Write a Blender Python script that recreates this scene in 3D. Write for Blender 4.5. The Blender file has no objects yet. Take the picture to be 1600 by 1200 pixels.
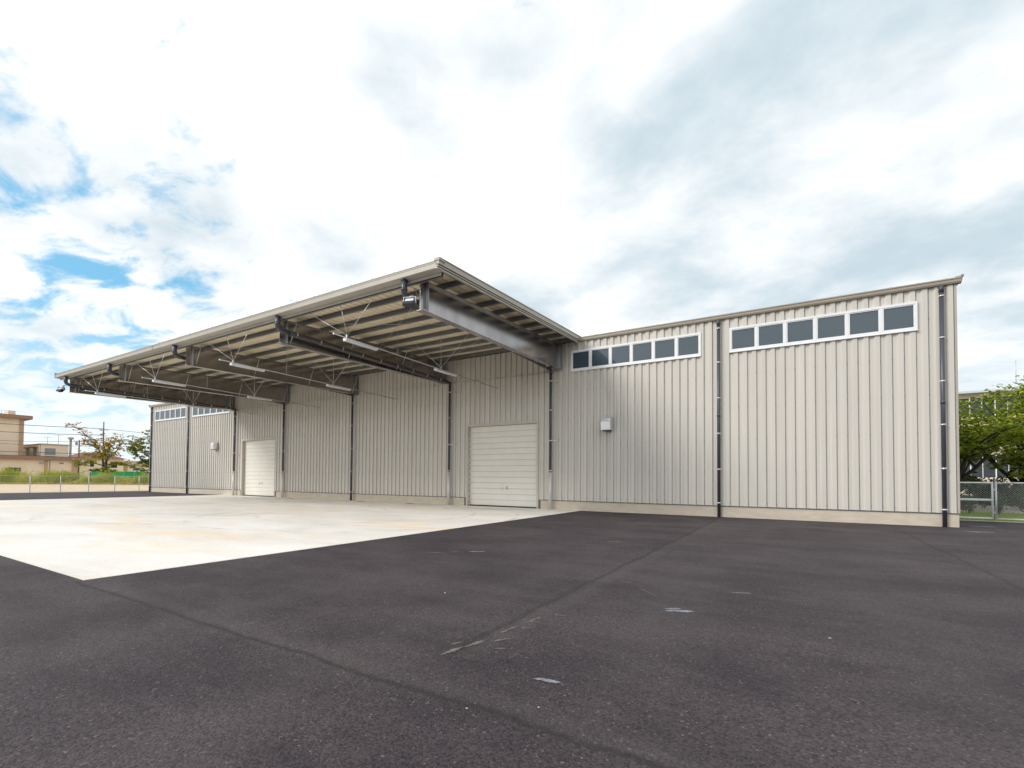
import bpy, math, random
from mathutils import Vector, Matrix
R = math.radians
rnd = random.Random(7)
S = bpy.context.scene
COL = S.collection

# ------------------------------------------------------------------ camera
cam = bpy.data.cameras.new("camera"); camo = bpy.data.objects.new("camera", cam); COL.objects.link(camo)
cam.sensor_width = 36.0; cam.lens = 737.61/1600*36
cam.shift_x = 0.0; cam.shift_y = (729.13-600)/1600
cam.clip_start = 0.05; cam.clip_end = 3000
fw = Vector((-0.51463325, 0.85703796, 0.02526964)); rt = Vector((0.85738296, 0.51462908, 0.00716764)); up = Vector((0.00686155, -0.02535446, 0.99965498))
m = Matrix(((rt.x, up.x, -fw.x, 25.05046), (rt.y, up.y, -fw.y, -21.61916), (rt.z, up.z, -fw.z, 1.55), (0, 0, 0, 1)))
camo.matrix_world = m
S.camera = camo

# ------------------------------------------------------------------ light
SUN_DIR = Vector((-0.50, -0.66, 0.56)).normalized()      # towards the sun
SUN_EL = math.asin(SUN_DIR.z); SUN_AZ = math.atan2(SUN_DIR.x, SUN_DIR.y)
sun = bpy.data.lights.new("sun", 'SUN'); suno = bpy.data.objects.new("sun", sun); COL.objects.link(suno)
sun.energy = 1.5; sun.angle = R(24); sun.color = (1.0, 0.965, 0.91)
suno.rotation_euler = SUN_DIR.to_track_quat('Z', 'Y').to_euler()
vs = S.view_settings
vs.view_transform = 'Standard'; vs.look = 'None'; vs.gamma = 1; vs.use_curve_mapping = False; vs.exposure = 0.66
S.cycles.max_bounces = 6
S.cycles.use_denoising = True

def N(nt, typ, **kw):
    n = nt.nodes.new(typ)
    for k, v in kw.items():
        if k.startswith('i_'):
            n.inputs[k[2:].replace('_', ' ')].default_value = v
        elif k.startswith('n') and k[1:].isdigit():
            n.inputs[int(k[1:])].default_value = v
        else:
            setattr(n, k, v)
    return n

def ramp(nt, a, b, ca=(0, 0, 0, 1), cb=(1, 1, 1, 1), interp='EASE'):
    n = nt.nodes.new('ShaderNodeValToRGB'); cr = n.color_ramp; cr.interpolation = interp
    cr.elements[0].position = a; cr.elements[0].color = ca; cr.elements[1].position = b; cr.elements[1].color = cb
    return n

def math_(nt, op, a=None, b=None, c=None, clamp=False):
    n = nt.nodes.new('ShaderNodeMath'); n.operation = op; n.use_clamp = clamp
    for i, v in enumerate((a, b, c)):
        if v is None: continue
        if isinstance(v, (int, float)): n.inputs[i].default_value = v
        else: nt.links.new(v, n.inputs[i])
    return n.outputs[0]

def mixc(nt, fac, a, b, mode='MIX'):
    n = nt.nodes.new('ShaderNodeMix'); n.data_type = 'RGBA'; n.blend_type = mode; n.clamp_factor = True
    for sock, v in ((n.inputs[0], fac), (n.inputs[6], a), (n.inputs[7], b)):
        if isinstance(v, (int, float)): sock.default_value = v
        elif isinstance(v, tuple): sock.default_value = v if len(v) == 4 else (*v, 1)
        else: nt.links.new(v, sock)
    return n.outputs[2]

# ------------------------------------------------------------------ sky
W = bpy.data.worlds.new("World"); S.world = W; W.use_nodes = True
wt = W.node_tree; wt.nodes.clear(); L = wt.links.new
wout = N(wt, 'ShaderNodeOutputWorld'); bg = N(wt, 'ShaderNodeBackground'); bg.inputs[1].default_value = 0.1
L(bg.outputs[0], wout.inputs[0])
sky = N(wt, 'ShaderNodeTexSky'); sky.sky_type = 'NISHITA'; sky.sun_disc = False
sky.sun_elevation = SUN_EL; sky.sun_rotation = SUN_AZ
sky.air_density = 1.0; sky.dust_density = 0.6; sky.ozone_density = 2.0
tc = N(wt, 'ShaderNodeTexCoord'); sp = N(wt, 'ShaderNodeSeparateXYZ'); L(tc.outputs['Generated'], sp.inputs[0])
zc = math_(wt, 'ADD', math_(wt, 'MAXIMUM', sp.outputs[2], 0.0), 0.16)
cb = N(wt, 'ShaderNodeCombineXYZ')
L(math_(wt, 'DIVIDE', sp.outputs[0], zc), cb.inputs[0]); L(math_(wt, 'DIVIDE', sp.outputs[1], zc), cb.inputs[1])
def cloud_noise(scale, detail, rough, dist, off, stretch=(1, 1, 1), rot=0):
    mp = N(wt, 'ShaderNodeMapping'); mp.inputs['Location'].default_value = off; mp.inputs['Scale'].default_value = stretch
    mp.inputs['Rotation'].default_value = (0, 0, R(rot))
    L(cb.outputs[0], mp.inputs[0])
    n = N(wt, 'ShaderNodeTexNoise'); n.inputs['Scale'].default_value = scale; n.inputs['Detail'].default_value = detail
    n.inputs['Roughness'].default_value = rough; n.inputs['Distortion'].default_value = dist
    L(mp.outputs[0], n.inputs[0]); return n.outputs[0]
def toward(d, a, b):
    vm = N(wt, 'ShaderNodeVectorMath'); vm.operation = 'DOT_PRODUCT'; vm.inputs[1].default_value = Vector(d).normalized()
    nm = N(wt, 'ShaderNodeVectorMath'); nm.operation = 'NORMALIZE'; L(tc.outputs['Generated'], nm.inputs[0]); L(nm.outputs[0], vm.inputs[0])
    mr = N(wt, 'ShaderNodeMapRange'); mr.interpolation_type = 'SMOOTHSTEP'; mr.inputs[1].default_value = a; mr.inputs[2].default_value = b
    L(vm.outputs['Value'], mr.inputs[0]); return mr.outputs[0]
n1 = cloud_noise(2.6, 10, 0.58, 0.35, (3.1, 1.7, 0), (1, 1.6, 1), -20)
gap = toward((-0.93, 0.16, 0.30), 0.86, 0.995)           # the break in the cloud deck, low on the left
cov_in = math_(wt, 'SUBTRACT', math_(wt, 'ADD', n1, 0.20), math_(wt, 'MULTIPLY', gap, 0.165))
cov = ramp(wt, 0.41, 0.56); L(cov_in, cov.inputs[0])
n2 = cloud_noise(1.7, 6, 0.50, 0.25, (8.4, 2.2, 0), (1, 1.2, 1), 15)
n3 = cloud_noise(4.5, 8, 0.6, 0.15, (1.4, 5.2, 0))
thick = toward((0.2, 0.80, 0.56), 0.70, 0.99)            # thicker, greyer deck
sh_in = math_(wt, 'ADD', math_(wt, 'ADD', math_(wt, 'MULTIPLY', n2, 0.72), math_(wt, 'MULTIPLY', n3, 0.28)), math_(wt, 'MULTIPLY', thick, 0.105))
shr = ramp(wt, 0.42, 0.74); L(sh_in, shr.inputs[0])
CB = 10.0
white = (0.715*CB, 0.72*CB, 0.72*CB, 1); grey = (0.38*CB, 0.46*CB, 0.51*CB, 1)
cloud = mixc(wt, shr.outputs[0], white, grey)
blue = mixc(wt, 0.55, sky.outputs[0], (0.13*CB, 0.44*CB, 0.64*CB, 1))
skyc = mixc(wt, cov.outputs[0], blue, cloud)
# pale air near the horizon
hz = N(wt, 'ShaderNodeMapRange'); hz.interpolation_type = 'SMOOTHSTEP'; hz.inputs[1].default_value = 0.0; hz.inputs[2].default_value = 0.30; hz.inputs[3].default_value = 0.8; hz.inputs[4].default_value = 0.0
L(sp.outputs[2], hz.inputs[0])
skyc = mixc(wt, hz.outputs[0], skyc, (0.57*CB, 0.64*CB, 0.68*CB, 1))
L(skyc, bg.inputs[0])

# ------------------------------------------------------------------ materials
def mat(name, col, rough=0.6, metal=0.0, spec=0.5, var=0.0, vscale=3.0, stretch=(1, 1, 1), bump=0.0, bscale=60.0, col2=None, world=True, detail=4):
    M = bpy.data.materials.new(name); M.use_nodes = True; nt = M.node_tree; b = nt.nodes['Principled BSDF']
    b.inputs['Base Color'].default_value = (*col, 1); b.inputs['Roughness'].default_value = rough
    b.inputs['Metallic'].default_value = metal; b.inputs['Specular IOR Level'].default_value = spec
    if var or col2 or bump:
        g = N(nt, 'ShaderNodeNewGeometry'); mp = N(nt, 'ShaderNodeMapping'); mp.inputs['Scale'].default_value = stretch
        nt.links.new(g.outputs['Position'], mp.inputs[0])
    if var or col2:
        n = N(nt, 'ShaderNodeTexNoise'); n.inputs['Scale'].default_value = vscale; n.inputs['Detail'].default_value = detail; n.inputs['Roughness'].default_value = 0.6
        nt.links.new(mp.outputs[0], n.inputs[0])
        r = ramp(nt, 0.3, 0.7, interp='LINEAR'); nt.links.new(n.outputs[0], r.inputs[0])
        c2 = col2 or tuple(min(1, c*(1+var)) for c in col); c1 = col if col2 else tuple(c*(1-var) for c in col)
        nt.links.new(mixc(nt, r.outputs[0], c1, c2), b.inputs['Base Color'])
    if bump:
        n = N(nt, 'ShaderNodeTexNoise'); n.inputs['Scale'].default_value = bscale; n.inputs['Detail'].default_value = 3
        nt.links.new(g.outputs['Position'], n.inputs[0])
        bp = N(nt, 'ShaderNodeBump'); bp.inputs['Strength'].default_value = bump; bp.inputs['Distance'].default_value = 0.01
        nt.links.new(n.outputs[0], bp.inputs['Height']); nt.links.new(bp.outputs[0], b.inputs['Normal'])
    return M

MT = {}
MT['wall'] = mat('siding_paint', (0.605, 0.573, 0.520), 0.22, var=0.035, vscale=1.2, stretch=(3, 1, 0.25), bump=0.03, bscale=4)
_nt = MT['wall'].node_tree; _b = _nt.nodes['Principled BSDF']; _oi = N(_nt, 'ShaderNodeObjectInfo'); _lk = _b.inputs['Base Color'].links[0].from_socket
_mr = N(_nt, 'ShaderNodeMapRange'); _mr.inputs[3].default_value = 0.955; _mr.inputs[4].default_value = 1.035; _nt.links.new(_oi.outputs['Random'], _mr.inputs[0])
_cc = N(_nt, 'ShaderNodeCombineColor'); [_nt.links.new(_mr.outputs[0], _cc.inputs[i]) for i in range(3)]
_nt.links.new(mixc(_nt, 1.0, _lk, _cc.outputs[0], 'MULTIPLY'), _b.inputs['Base Color'])
MT['backing'] = mat('siding_backing', (0.20, 0.19, 0.17), 0.7, var=0.05)
MT['trim'] = mat('trim_paint', (0.34, 0.30, 0.24), 0.45, var=0.05, vscale=2)
MT['trim_light'] = mat('light_trim_paint', (0.43, 0.395, 0.335), 0.45, var=0.05, vscale=2)
MT['plinth'] = mat('plinth_concrete', (0.56, 0.49, 0.40), 0.85, var=0.10, vscale=1.7, stretch=(1, 1, 3), bump=0.15, bscale=40)
MT['flash'] = mat('dark_flashing', (0.10, 0.105, 0.115), 0.5, var=0.1)
MT['white'] = mat('white_frame', (0.80, 0.80, 0.82), 0.4, var=0.03)
MT['shutter'] = mat('shutter_paint', (0.80, 0.775, 0.71), 0.42, var=0.03, vscale=1.5)
MT['jamb'] = mat('jamb_paint', (0.54, 0.505, 0.44), 0.5, var=0.05)
MT['pipe'] = mat('charcoal_pipe', (0.058, 0.064, 0.080), 0.30, var=0.1, vscale=2)
MT['pipe_brown'] = mat('dark_brown_pipe', (0.060, 0.052, 0.055), 0.35, var=0.1)
MT['galv'] = mat('galvanised_steel', (0.50, 0.52, 0.54), 0.40, metal=0.55, var=0.12, vscale=2.2, bump=0.04, bscale=6, detail=7)
MT['beam'] = mat('galvanised_beam', (0.37, 0.355, 0.35), 0.20, metal=0.92, var=0.16, vscale=0.9, stretch=(1, 1.4, 0.7), bump=0.05, bscale=2.2, detail=8)
MT['purlin'] = mat('purlin_steel', (0.25, 0.26, 0.28), 0.45, metal=0.6, var=0.08)
MT['deck'] = mat('deck_lining', (0.79, 0.67, 0.46), 0.6, var=0.08, vscale=1.6)
MT['roof'] = mat('roof_sheet', (0.45, 0.43, 0.38), 0.45, var=0.05)
MT['sleeve'] = mat('pale_steel_sleeve', (0.62, 0.62, 0.60), 0.4, metal=0.25, var=0.05)
MT['clamp'] = mat('bright_clamp', (0.78, 0.70, 0.62), 0.25, metal=0.5)
MT['lamp'] = mat('white_enamel', (0.85, 0.86, 0.86), 0.3)
MT['black'] = mat('black_plastic', (0.018, 0.018, 0.022), 0.4)
MT['lens'] = mat('frosted_lens', (0.72, 0.77, 0.82), 0.15)
MT['stainless'] = mat('brushed_stainless', (0.76, 0.74, 0.74), 0.30, metal=0.6, var=0.06)
MT['iron'] = mat('cast_iron', (0.10, 0.095, 0.09), 0.7, var=0.2, vscale=20)
MT['orange'] = mat('orange_tag', (0.85, 0.30, 0.03), 0.5)
MT['fence'] = mat('fence_galvanised', (0.55, 0.57, 0.58), 0.45, metal=0.5, var=0.06)
MT['fence_white'] = mat('fence_pale_paint', (0.74, 0.76, 0.78), 0.45, var=0.05)
MT['sand'] = mat('bare_sand', (0.62, 0.49, 0.34), 0.95, var=0.14, vscale=0.6, bump=0.3, bscale=5)
MT['soil'] = mat('dry_soil', (0.26, 0.22, 0.15), 0.95, col2=(0.14, 0.17, 0.07), vscale=0.15)
MT['kerb'] = mat('kerb_concrete', (0.50, 0.47, 0.43), 0.9, var=0.1)
MT['gravel'] = mat('pale_path', (0.60, 0.52, 0.43), 0.95, var=0.15, vscale=1.5, bump=0.3, bscale=20)
MT['lawn'] = mat('lawn_base', (0.22, 0.31, 0.03), 0.9, var=0.25, vscale=2)
MT['bark'] = mat('bark', (0.085, 0.065, 0.055), 0.9, var=0.3, vscale=8, bump=0.3)
MT['bark_dark'] = mat('dark_bark', (0.035, 0.028, 0.024), 0.9, var=0.3, vscale=8, bump=0.3)
MT['tan'] = mat('tan_render', (0.84, 0.685, 0.52), 0.85, var=0.05, vscale=0.5)
MT['brown'] = mat('brown_fascia', (0.32, 0.195, 0.135), 0.8, var=0.1)
MT['brownpil'] = mat('brown_pilaster', (0.52, 0.33, 0.22), 0.8, var=0.06)
MT['cream'] = mat('cream_render', (0.80, 0.72, 0.47), 0.85, var=0.05)
MT['tile'] = mat('red_roof_tile', (0.22, 0.085, 0.06), 0.75, var=0.2, vscale=4)
MT['greynet'] = mat('grey_shutter', (0.30, 0.29, 0.28), 0.6)
MT['green'] = mat('green_sheet', (0.01, 0.36, 0.10), 0.6, var=0.15, vscale=0.6)
MT['pole'] = mat('pole_concrete', (0.34, 0.29, 0.26), 0.8, var=0.1)
MT['wood'] = mat('weathered_wood_pole', (0.16, 0.10, 0.08), 0.8, var=0.15)
MT['wire'] = mat('cable_black', (0.05, 0.055, 0.07), 0.6)
MT['officeroof'] = mat('office_roof_metal', (0.56, 0.60, 0.64), 0.45, var=0.04)
MT['officeband'] = mat('office_spandrel', (0.66, 0.55, 0.44), 0.8, var=0.06)
MT['carpaint'] = mat('white_car_paint', (0.8, 0.8, 0.8), 0.25)
MT['rubber'] = mat('tyre_rubber', (0.02, 0.02, 0.02), 0.8)
MT['smear'] = mat('dried_cement_smear', (0.20, 0.21, 0.24), 0.8, var=0.45, vscale=12)
MT['smear_tan'] = mat('dried_mud_smear', (0.135, 0.118, 0.106), 0.9, var=0.4, vscale=14)
MT['pebble'] = mat('pale_pebble', (0.36, 0.31, 0.24), 0.8, var=0.2)

def glass(name, col, rough=0.04, ior=1.52):
    M = mat(name, col, rough); b = M.node_tree.nodes['Principled BSDF']; b.inputs['IOR'].default_value = ior; b.inputs['Specular IOR Level'].default_value = 0.5
    nt = M.node_tree
    g = N(nt, 'ShaderNodeNewGeometry'); n = N(nt, 'ShaderNodeTexNoise'); n.inputs['Scale'].default_value = 0.9; n.inputs['Detail'].default_value = 1
    nt.links.new(g.outputs['Position'], n.inputs[0]); bp = N(nt, 'ShaderNodeBump'); bp.inputs['Strength'].default_value = 0.03; bp.inputs['Distance'].default_value = 0.05
    nt.links.new(n.outputs[0], bp.inputs['Height']); nt.links.new(bp.outputs[0], b.inputs['Normal'])
    return M
MT['glass'] = glass('window_glass', (0.05, 0.078, 0.10), ior=1.75)
MT['farglass'] = glass('far_glass', (0.03, 0.035, 0.045))

def leafmat(name, c1, c2, c3):
    M = bpy.data.materials.new(name); M.use_nodes = True; nt = M.node_tree; b = nt.nodes['Principled BSDF']
    a = N(nt, 'ShaderNodeAttribute'); a.attribute_name = 'tint'
    r = nt.nodes.new('ShaderNodeValToRGB'); r.color_ramp.elements[0].color = (*c1, 1); r.color_ramp.elements[1].color = (*c3, 1)
    e = r.color_ramp.elements.new(0.5); e.color = (*c2, 1)
    nt.links.new(a.outputs['Fac'], r.inputs[0]); nt.links.new(r.outputs[0], b.inputs['Base Color'])
    b.inputs['Roughness'].default_value = 0.55; b.inputs['Specular IOR Level'].default_value = 0.3
    tr = N(nt, 'ShaderNodeBsdfTranslucent'); nt.links.new(r.outputs[0], tr.inputs[0])
    mx = N(nt, 'ShaderNodeMixShader'); mx.inputs[0].default_value = 0.35
    nt.links.new(b.outputs[0], mx.inputs[1]); nt.links.new(tr.outputs[0], mx.inputs[2])
    nt.links.new(mx.outputs[0], nt.nodes['Material Output'].inputs[0]); return M
MT['leaf_autumn'] = leafmat('autumn_leaves', (0.42, 0.19, 0.05), (0.44, 0.33, 0.04), (0.25, 0.29, 0.03))
MT['leaf_olive'] = leafmat('olive_leaves', (0.36, 0.24, 0.03), (0.28, 0.29, 0.03), (0.13, 0.21, 0.03))
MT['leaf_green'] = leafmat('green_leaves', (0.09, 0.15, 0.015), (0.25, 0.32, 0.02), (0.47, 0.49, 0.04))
MT['leaf_shrub'] = leafmat('shrub_leaves', (0.03, 0.07, 0.02), (0.07, 0.13, 0.03), (0.15, 0.19, 0.04))
MT['weed'] = leafmat('weed_leaves', (0.32, 0.38, 0.05), (0.50, 0.52, 0.09), (0.62, 0.52, 0.13))
MT['grass'] = leafmat('grass_blades', (0.16, 0.26, 0.02), (0.26, 0.36, 0.03), (0.38, 0.46, 0.05))

def asphalt():
    M = bpy.data.materials.new('fresh_asphalt'); M.use_nodes = True; nt = M.node_tree; b = nt.nodes['Principled BSDF']; l = nt.links.new
    g = N(nt, 'ShaderNodeNewGeometry'); P = g.outputs['Position']
    def noise(scale, detail=4, rough=0.6, stretch=None):
        n = N(nt, 'ShaderNodeTexNoise'); n.inputs['Scale'].default_value = scale; n.inputs['Detail'].default_value = detail; n.inputs['Roughness'].default_value = rough
        if stretch:
            mp = N(nt, 'ShaderNodeMapping'); mp.inputs['Scale'].default_value = stretch; l(P, mp.inputs[0]); l(mp.outputs[0], n.inputs[0])
        else: l(P, n.inputs[0])
        return n.outputs[0]
    big = ramp(nt, 0.34, 0.68); l(noise(0.42, 10, 0.70, (1, 1.8, 1)), big.inputs[0])
    c = mixc(nt, big.outputs[0], (0.035, 0.0272, 0.0315), (0.067, 0.0535, 0.0585))
    dust = ramp(nt, 0.56, 0.80); l(noise(1.6, 8, 0.7, (0.5, 1.6, 1)), dust.inputs[0])
    c = mixc(nt, math_(nt, 'MULTIPLY', dust.outputs[0], 0.45), c, (0.115, 0.098, 0.090))
    v = N(nt, 'ShaderNodeTexVoronoi'); v.inputs['Scale'].default_value = 72; l(P, v.inputs[0])
    sv = N(nt, 'ShaderNodeSeparateColor'); l(v.outputs['Color'], sv.inputs[0])
    c = mixc(nt, 1.0, c, mixc(nt, sv.outputs[0], (0.50, 0.50, 0.50), (1.50, 1.50, 1.50)), 'MULTIPLY')
    spk = ramp(nt, 0.975, 0.995); l(sv.outputs[1], spk.inputs[0])
    c = mixc(nt, math_(nt, 'MULTIPLY', spk.outputs[0], 0.40), c, (0.26, 0.24, 0.22))
    pit = ramp(nt, 0.60, 0.72); l(noise(70, 2, 0.5), pit.inputs[0])
    c = mixc(nt, math_(nt, 'MULTIPLY', pit.outputs[0], 0.6), c, (0.016, 0.014, 0.016))
    trk = ramp(nt, 0.45, 0.75); l(noise(1.0, 3, 0.5, (0.9, 0.12, 1)), trk.inputs[0])
    c = mixc(nt, math_(nt, 'MULTIPLY', trk.outputs[0], 0.22), c, (0.098, 0.084, 0.080))
    scf = ramp(nt, 0.66, 0.74); l(noise(3.2, 9, 0.72, (0.35, 1.7, 1)), scf.inputs[0])
    c = mixc(nt, math_(nt, 'MULTIPLY', scf.outputs[0], 0.35), c, (0.13, 0.118, 0.118))
    # paving lane joints: dark, slightly open lines with a dusty lip, and hand-wandered edges
    spx = N(nt, 'ShaderNodeSeparateXYZ'); l(P, spx.inputs[0]); X, Y = spx.outputs[0], spx.outputs[1]
    wob = math_(nt, 'MULTIPLY', math_(nt, 'SUBTRACT', noise(1.1, 5), 0.5), 0.22)
    fine = noise(14, 4)
    lines = None
    def line(coord, pos, w, other=None, lo=None, hi=None, strength=1.0):
        d = math_(nt, 'ABSOLUTE', math_(nt, 'ADD', math_(nt, 'SUBTRACT', coord, pos), wob))
        m = N(nt, 'ShaderNodeMapRange'); m.interpolation_type = 'SMOOTHSTEP'; m.inputs[1].default_value = 0.0; m.inputs[2].default_value = w; m.inputs[3].default_value = strength; m.inputs[4].default_value = 0
        l(d, m.inputs[0]); o = m.outputs[0]
        if lo is not None: o = math_(nt, 'MULTIPLY', o, math_(nt, 'GREATER_THAN', other, lo))
        if hi is not None: o = math_(nt, 'MULTIPLY', o, math_(nt, 'LESS_THAN', other, hi))
        return o
    a = line(Y, -18.97, 0.055, X, 16.0, None, 1.0)
    b_ = line(X, 22.40, 0.07, Y, -18.3, None, 0.8)
    c_ = line(X, 27.85, 0.07, Y, -14, None, 0.8)
    d_ = line(X, -24.0, 0.06)
    e_ = line(Y, -24.5, 0.06)
    lines = math_(nt, 'MAXIMUM', math_(nt, 'MAXIMUM', a, b_), math_(nt, 'MAXIMUM', c_, math_(nt, 'MAXIMUM', d_, e_)))
    lines = math_(nt, 'MULTIPLY', lines, math_(nt, 'ADD', math_(nt, 'MULTIPLY', fine, 1.2), 0.2), clamp=True)
    a2 = line(Y, -18.85, 0.22, X, 16.5, None, 1.0); b2 = line(X, 22.55, 0.22, Y, -18.3, None, 1.0)
    lip = math_(nt, 'MULTIPLY', math_(nt, 'MAXIMUM', a2, b2), dust.outputs[0])
    lip = math_(nt, 'ADD', lip, math_(nt, 'MULTIPLY', math_(nt, 'MAXIMUM', a2, b2), 0.16))
    c = mixc(nt, math_(nt, 'MULTIPLY', lip, 0.7), c, (0.15, 0.13, 0.115))
    c = mixc(nt, math_(nt, 'MULTIPLY', lines, 0.8), c, (0.018, 0.017, 0.018))
    l(c, b.inputs['Base Color'])
    b.inputs['Roughness'].default_value = 0.74; b.inputs['Specular IOR Level'].default_value = 0.30
    h = math_(nt, 'ADD', math_(nt, 'MULTIPLY', v.outputs['Distance'], -1.0), math_(nt, 'MULTIPLY', noise(220, 2), 0.4))
    h = math_(nt, 'SUBTRACT', math_(nt, 'SUBTRACT', h, math_(nt, 'MULTIPLY', lines, 1.2)), math_(nt, 'MULTIPLY', pit.outputs[0], 0.5))
    bp = N(nt, 'ShaderNodeBump'); bp.inputs['Strength'].default_value = 0.75; bp.inputs['Distance'].default_value = 0.006
    l(h, bp.inputs['Height'])
    bp2 = N(nt, 'ShaderNodeBump'); bp2.inputs['Strength'].default_value = 0.35; bp2.inputs['Distance'].default_value = 0.03
    l(noise(3.0, 4), bp2.inputs['Height']); l(bp.outputs[0], bp2.inputs['Normal'])
    l(bp2.outputs[0], b.inputs['Normal'])
    return M
MT['asphalt'] = asphalt()

def apron():
    M = bpy.data.materials.new('stained_concrete'); M.use_nodes = True; nt = M.node_tree; b = nt.nodes['Principled BSDF']; l = nt.links.new
    g = N(nt, 'ShaderNodeNewGeometry'); P = g.outputs['Position']
    def noise(scale, detail=5, rough=0.6, stretch=(1, 1, 1), off=(0, 0, 0), dist=0):
        mp = N(nt, 'ShaderNodeMapping'); mp.inputs['Scale'].default_value = stretch; mp.inputs['Location'].default_value = off; l(P, mp.inputs[0])
        n = N(nt, 'ShaderNodeTexNoise'); n.inputs['Scale'].default_value = scale; n.inputs['Detail'].default_value = detail; n.inputs['Roughness'].default_value = rough; n.inputs['Distortion'].default_value = dist
        l(mp.outputs[0], n.inputs[0]); return n.outputs[0]
    r1 = ramp(nt, 0.3, 0.7); l(noise(0.5, 7, 0.6, (0.6, 1, 1)), r1.inputs[0])
    c = mixc(nt, r1.outputs[0], (0.74, 0.70, 0.645), (0.83, 0.805, 0.77))
    rust = ramp(nt, 0.52, 0.74); l(noise(0.42, 8, 0.62, (0.42, 1.25, 1), (3.3, 4.1, 0), 0.6), rust.inputs[0])
    c = mixc(nt, math_(nt, 'MULTIPLY', rust.outputs[0], 0.75), c, (0.84, 0.64, 0.42))
    dirt = ramp(nt, 0.48, 0.75); l(noise(0.36, 8, 0.65, (0.5, 1.1, 1), (9.0, 2.0, 0), 0.8), dirt.inputs[0])
    c = mixc(nt, math_(nt, 'MULTIPLY', dirt.outputs[0], 0.5), c, (0.50, 0.48, 0.45))
    # tyre turning marks
    sx = N(nt, 'ShaderNodeSeparateXYZ'); l(P, sx.inputs[0])
    tot = None
    for (cx, cy, rr) in ((9.4, -7.2, 4.4), (9.9, -7.9, 6.2), (2.0, -6.5, 5.2), (-4.0, -7.5, 4.8), (-6.5, -5.0, 3.4), (3.0, -9.5, 6.6)):
        dx = math_(nt, 'SUBTRACT', sx.outputs[0], cx); dy = math_(nt, 'SUBTRACT', sx.outputs[1], cy)
        d = math_(nt, 'SQRT', math_(nt, 'ADD', math_(nt, 'MULTIPLY', dx, dx), math_(nt, 'MULTIPLY', dy, dy)))
        d = math_(nt, 'ABSOLUTE', math_(nt, 'SUBTRACT', d, rr))
        mr = N(nt, 'ShaderNodeMapRange'); mr.inputs[1].default_value = 0.03; mr.inputs[2].default_value = 0.12; mr.inputs[3].default_value = 1; mr.inputs[4].default_value = 0
        l(d, mr.inputs[0]); tot = mr.outputs[0] if tot is None else math_(nt, 'MAXIMUM', tot, mr.outputs[0])
    br = ramp(nt, 0.45, 0.68); l(noise(0.6, 5, 0.6, off=(4, 4, 0)), br.inputs[0])
    c = mixc(nt, math_(nt, 'MULTIPLY', math_(nt, 'MULTIPLY', tot, br.outputs[0]), 0.45), c, (0.22, 0.20, 0.19))
    f = noise(45, 3); fr = ramp(nt, 0.25, 0.75, (0.9, 0.9, 0.9, 1), (1.08, 1.08, 1.08, 1)); l(f, fr.inputs[0])
    c = mixc(nt, 1.0, c, fr.outputs[0], 'MULTIPLY')
    l(c, b.inputs['Base Color']); b.inputs['Roughness'].default_value = 0.75; b.inputs['Specular IOR Level'].default_value = 0.35
    bp = N(nt, 'ShaderNodeBump'); bp.inputs['Strength'].default_value = 0.2; bp.inputs['Distance'].default_value = 0.004
    l(noise(120, 3), bp.inputs['Height']); l(bp.outputs[0], b.inputs['Normal'])
    return M
MT['apron'] = apron()

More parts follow.
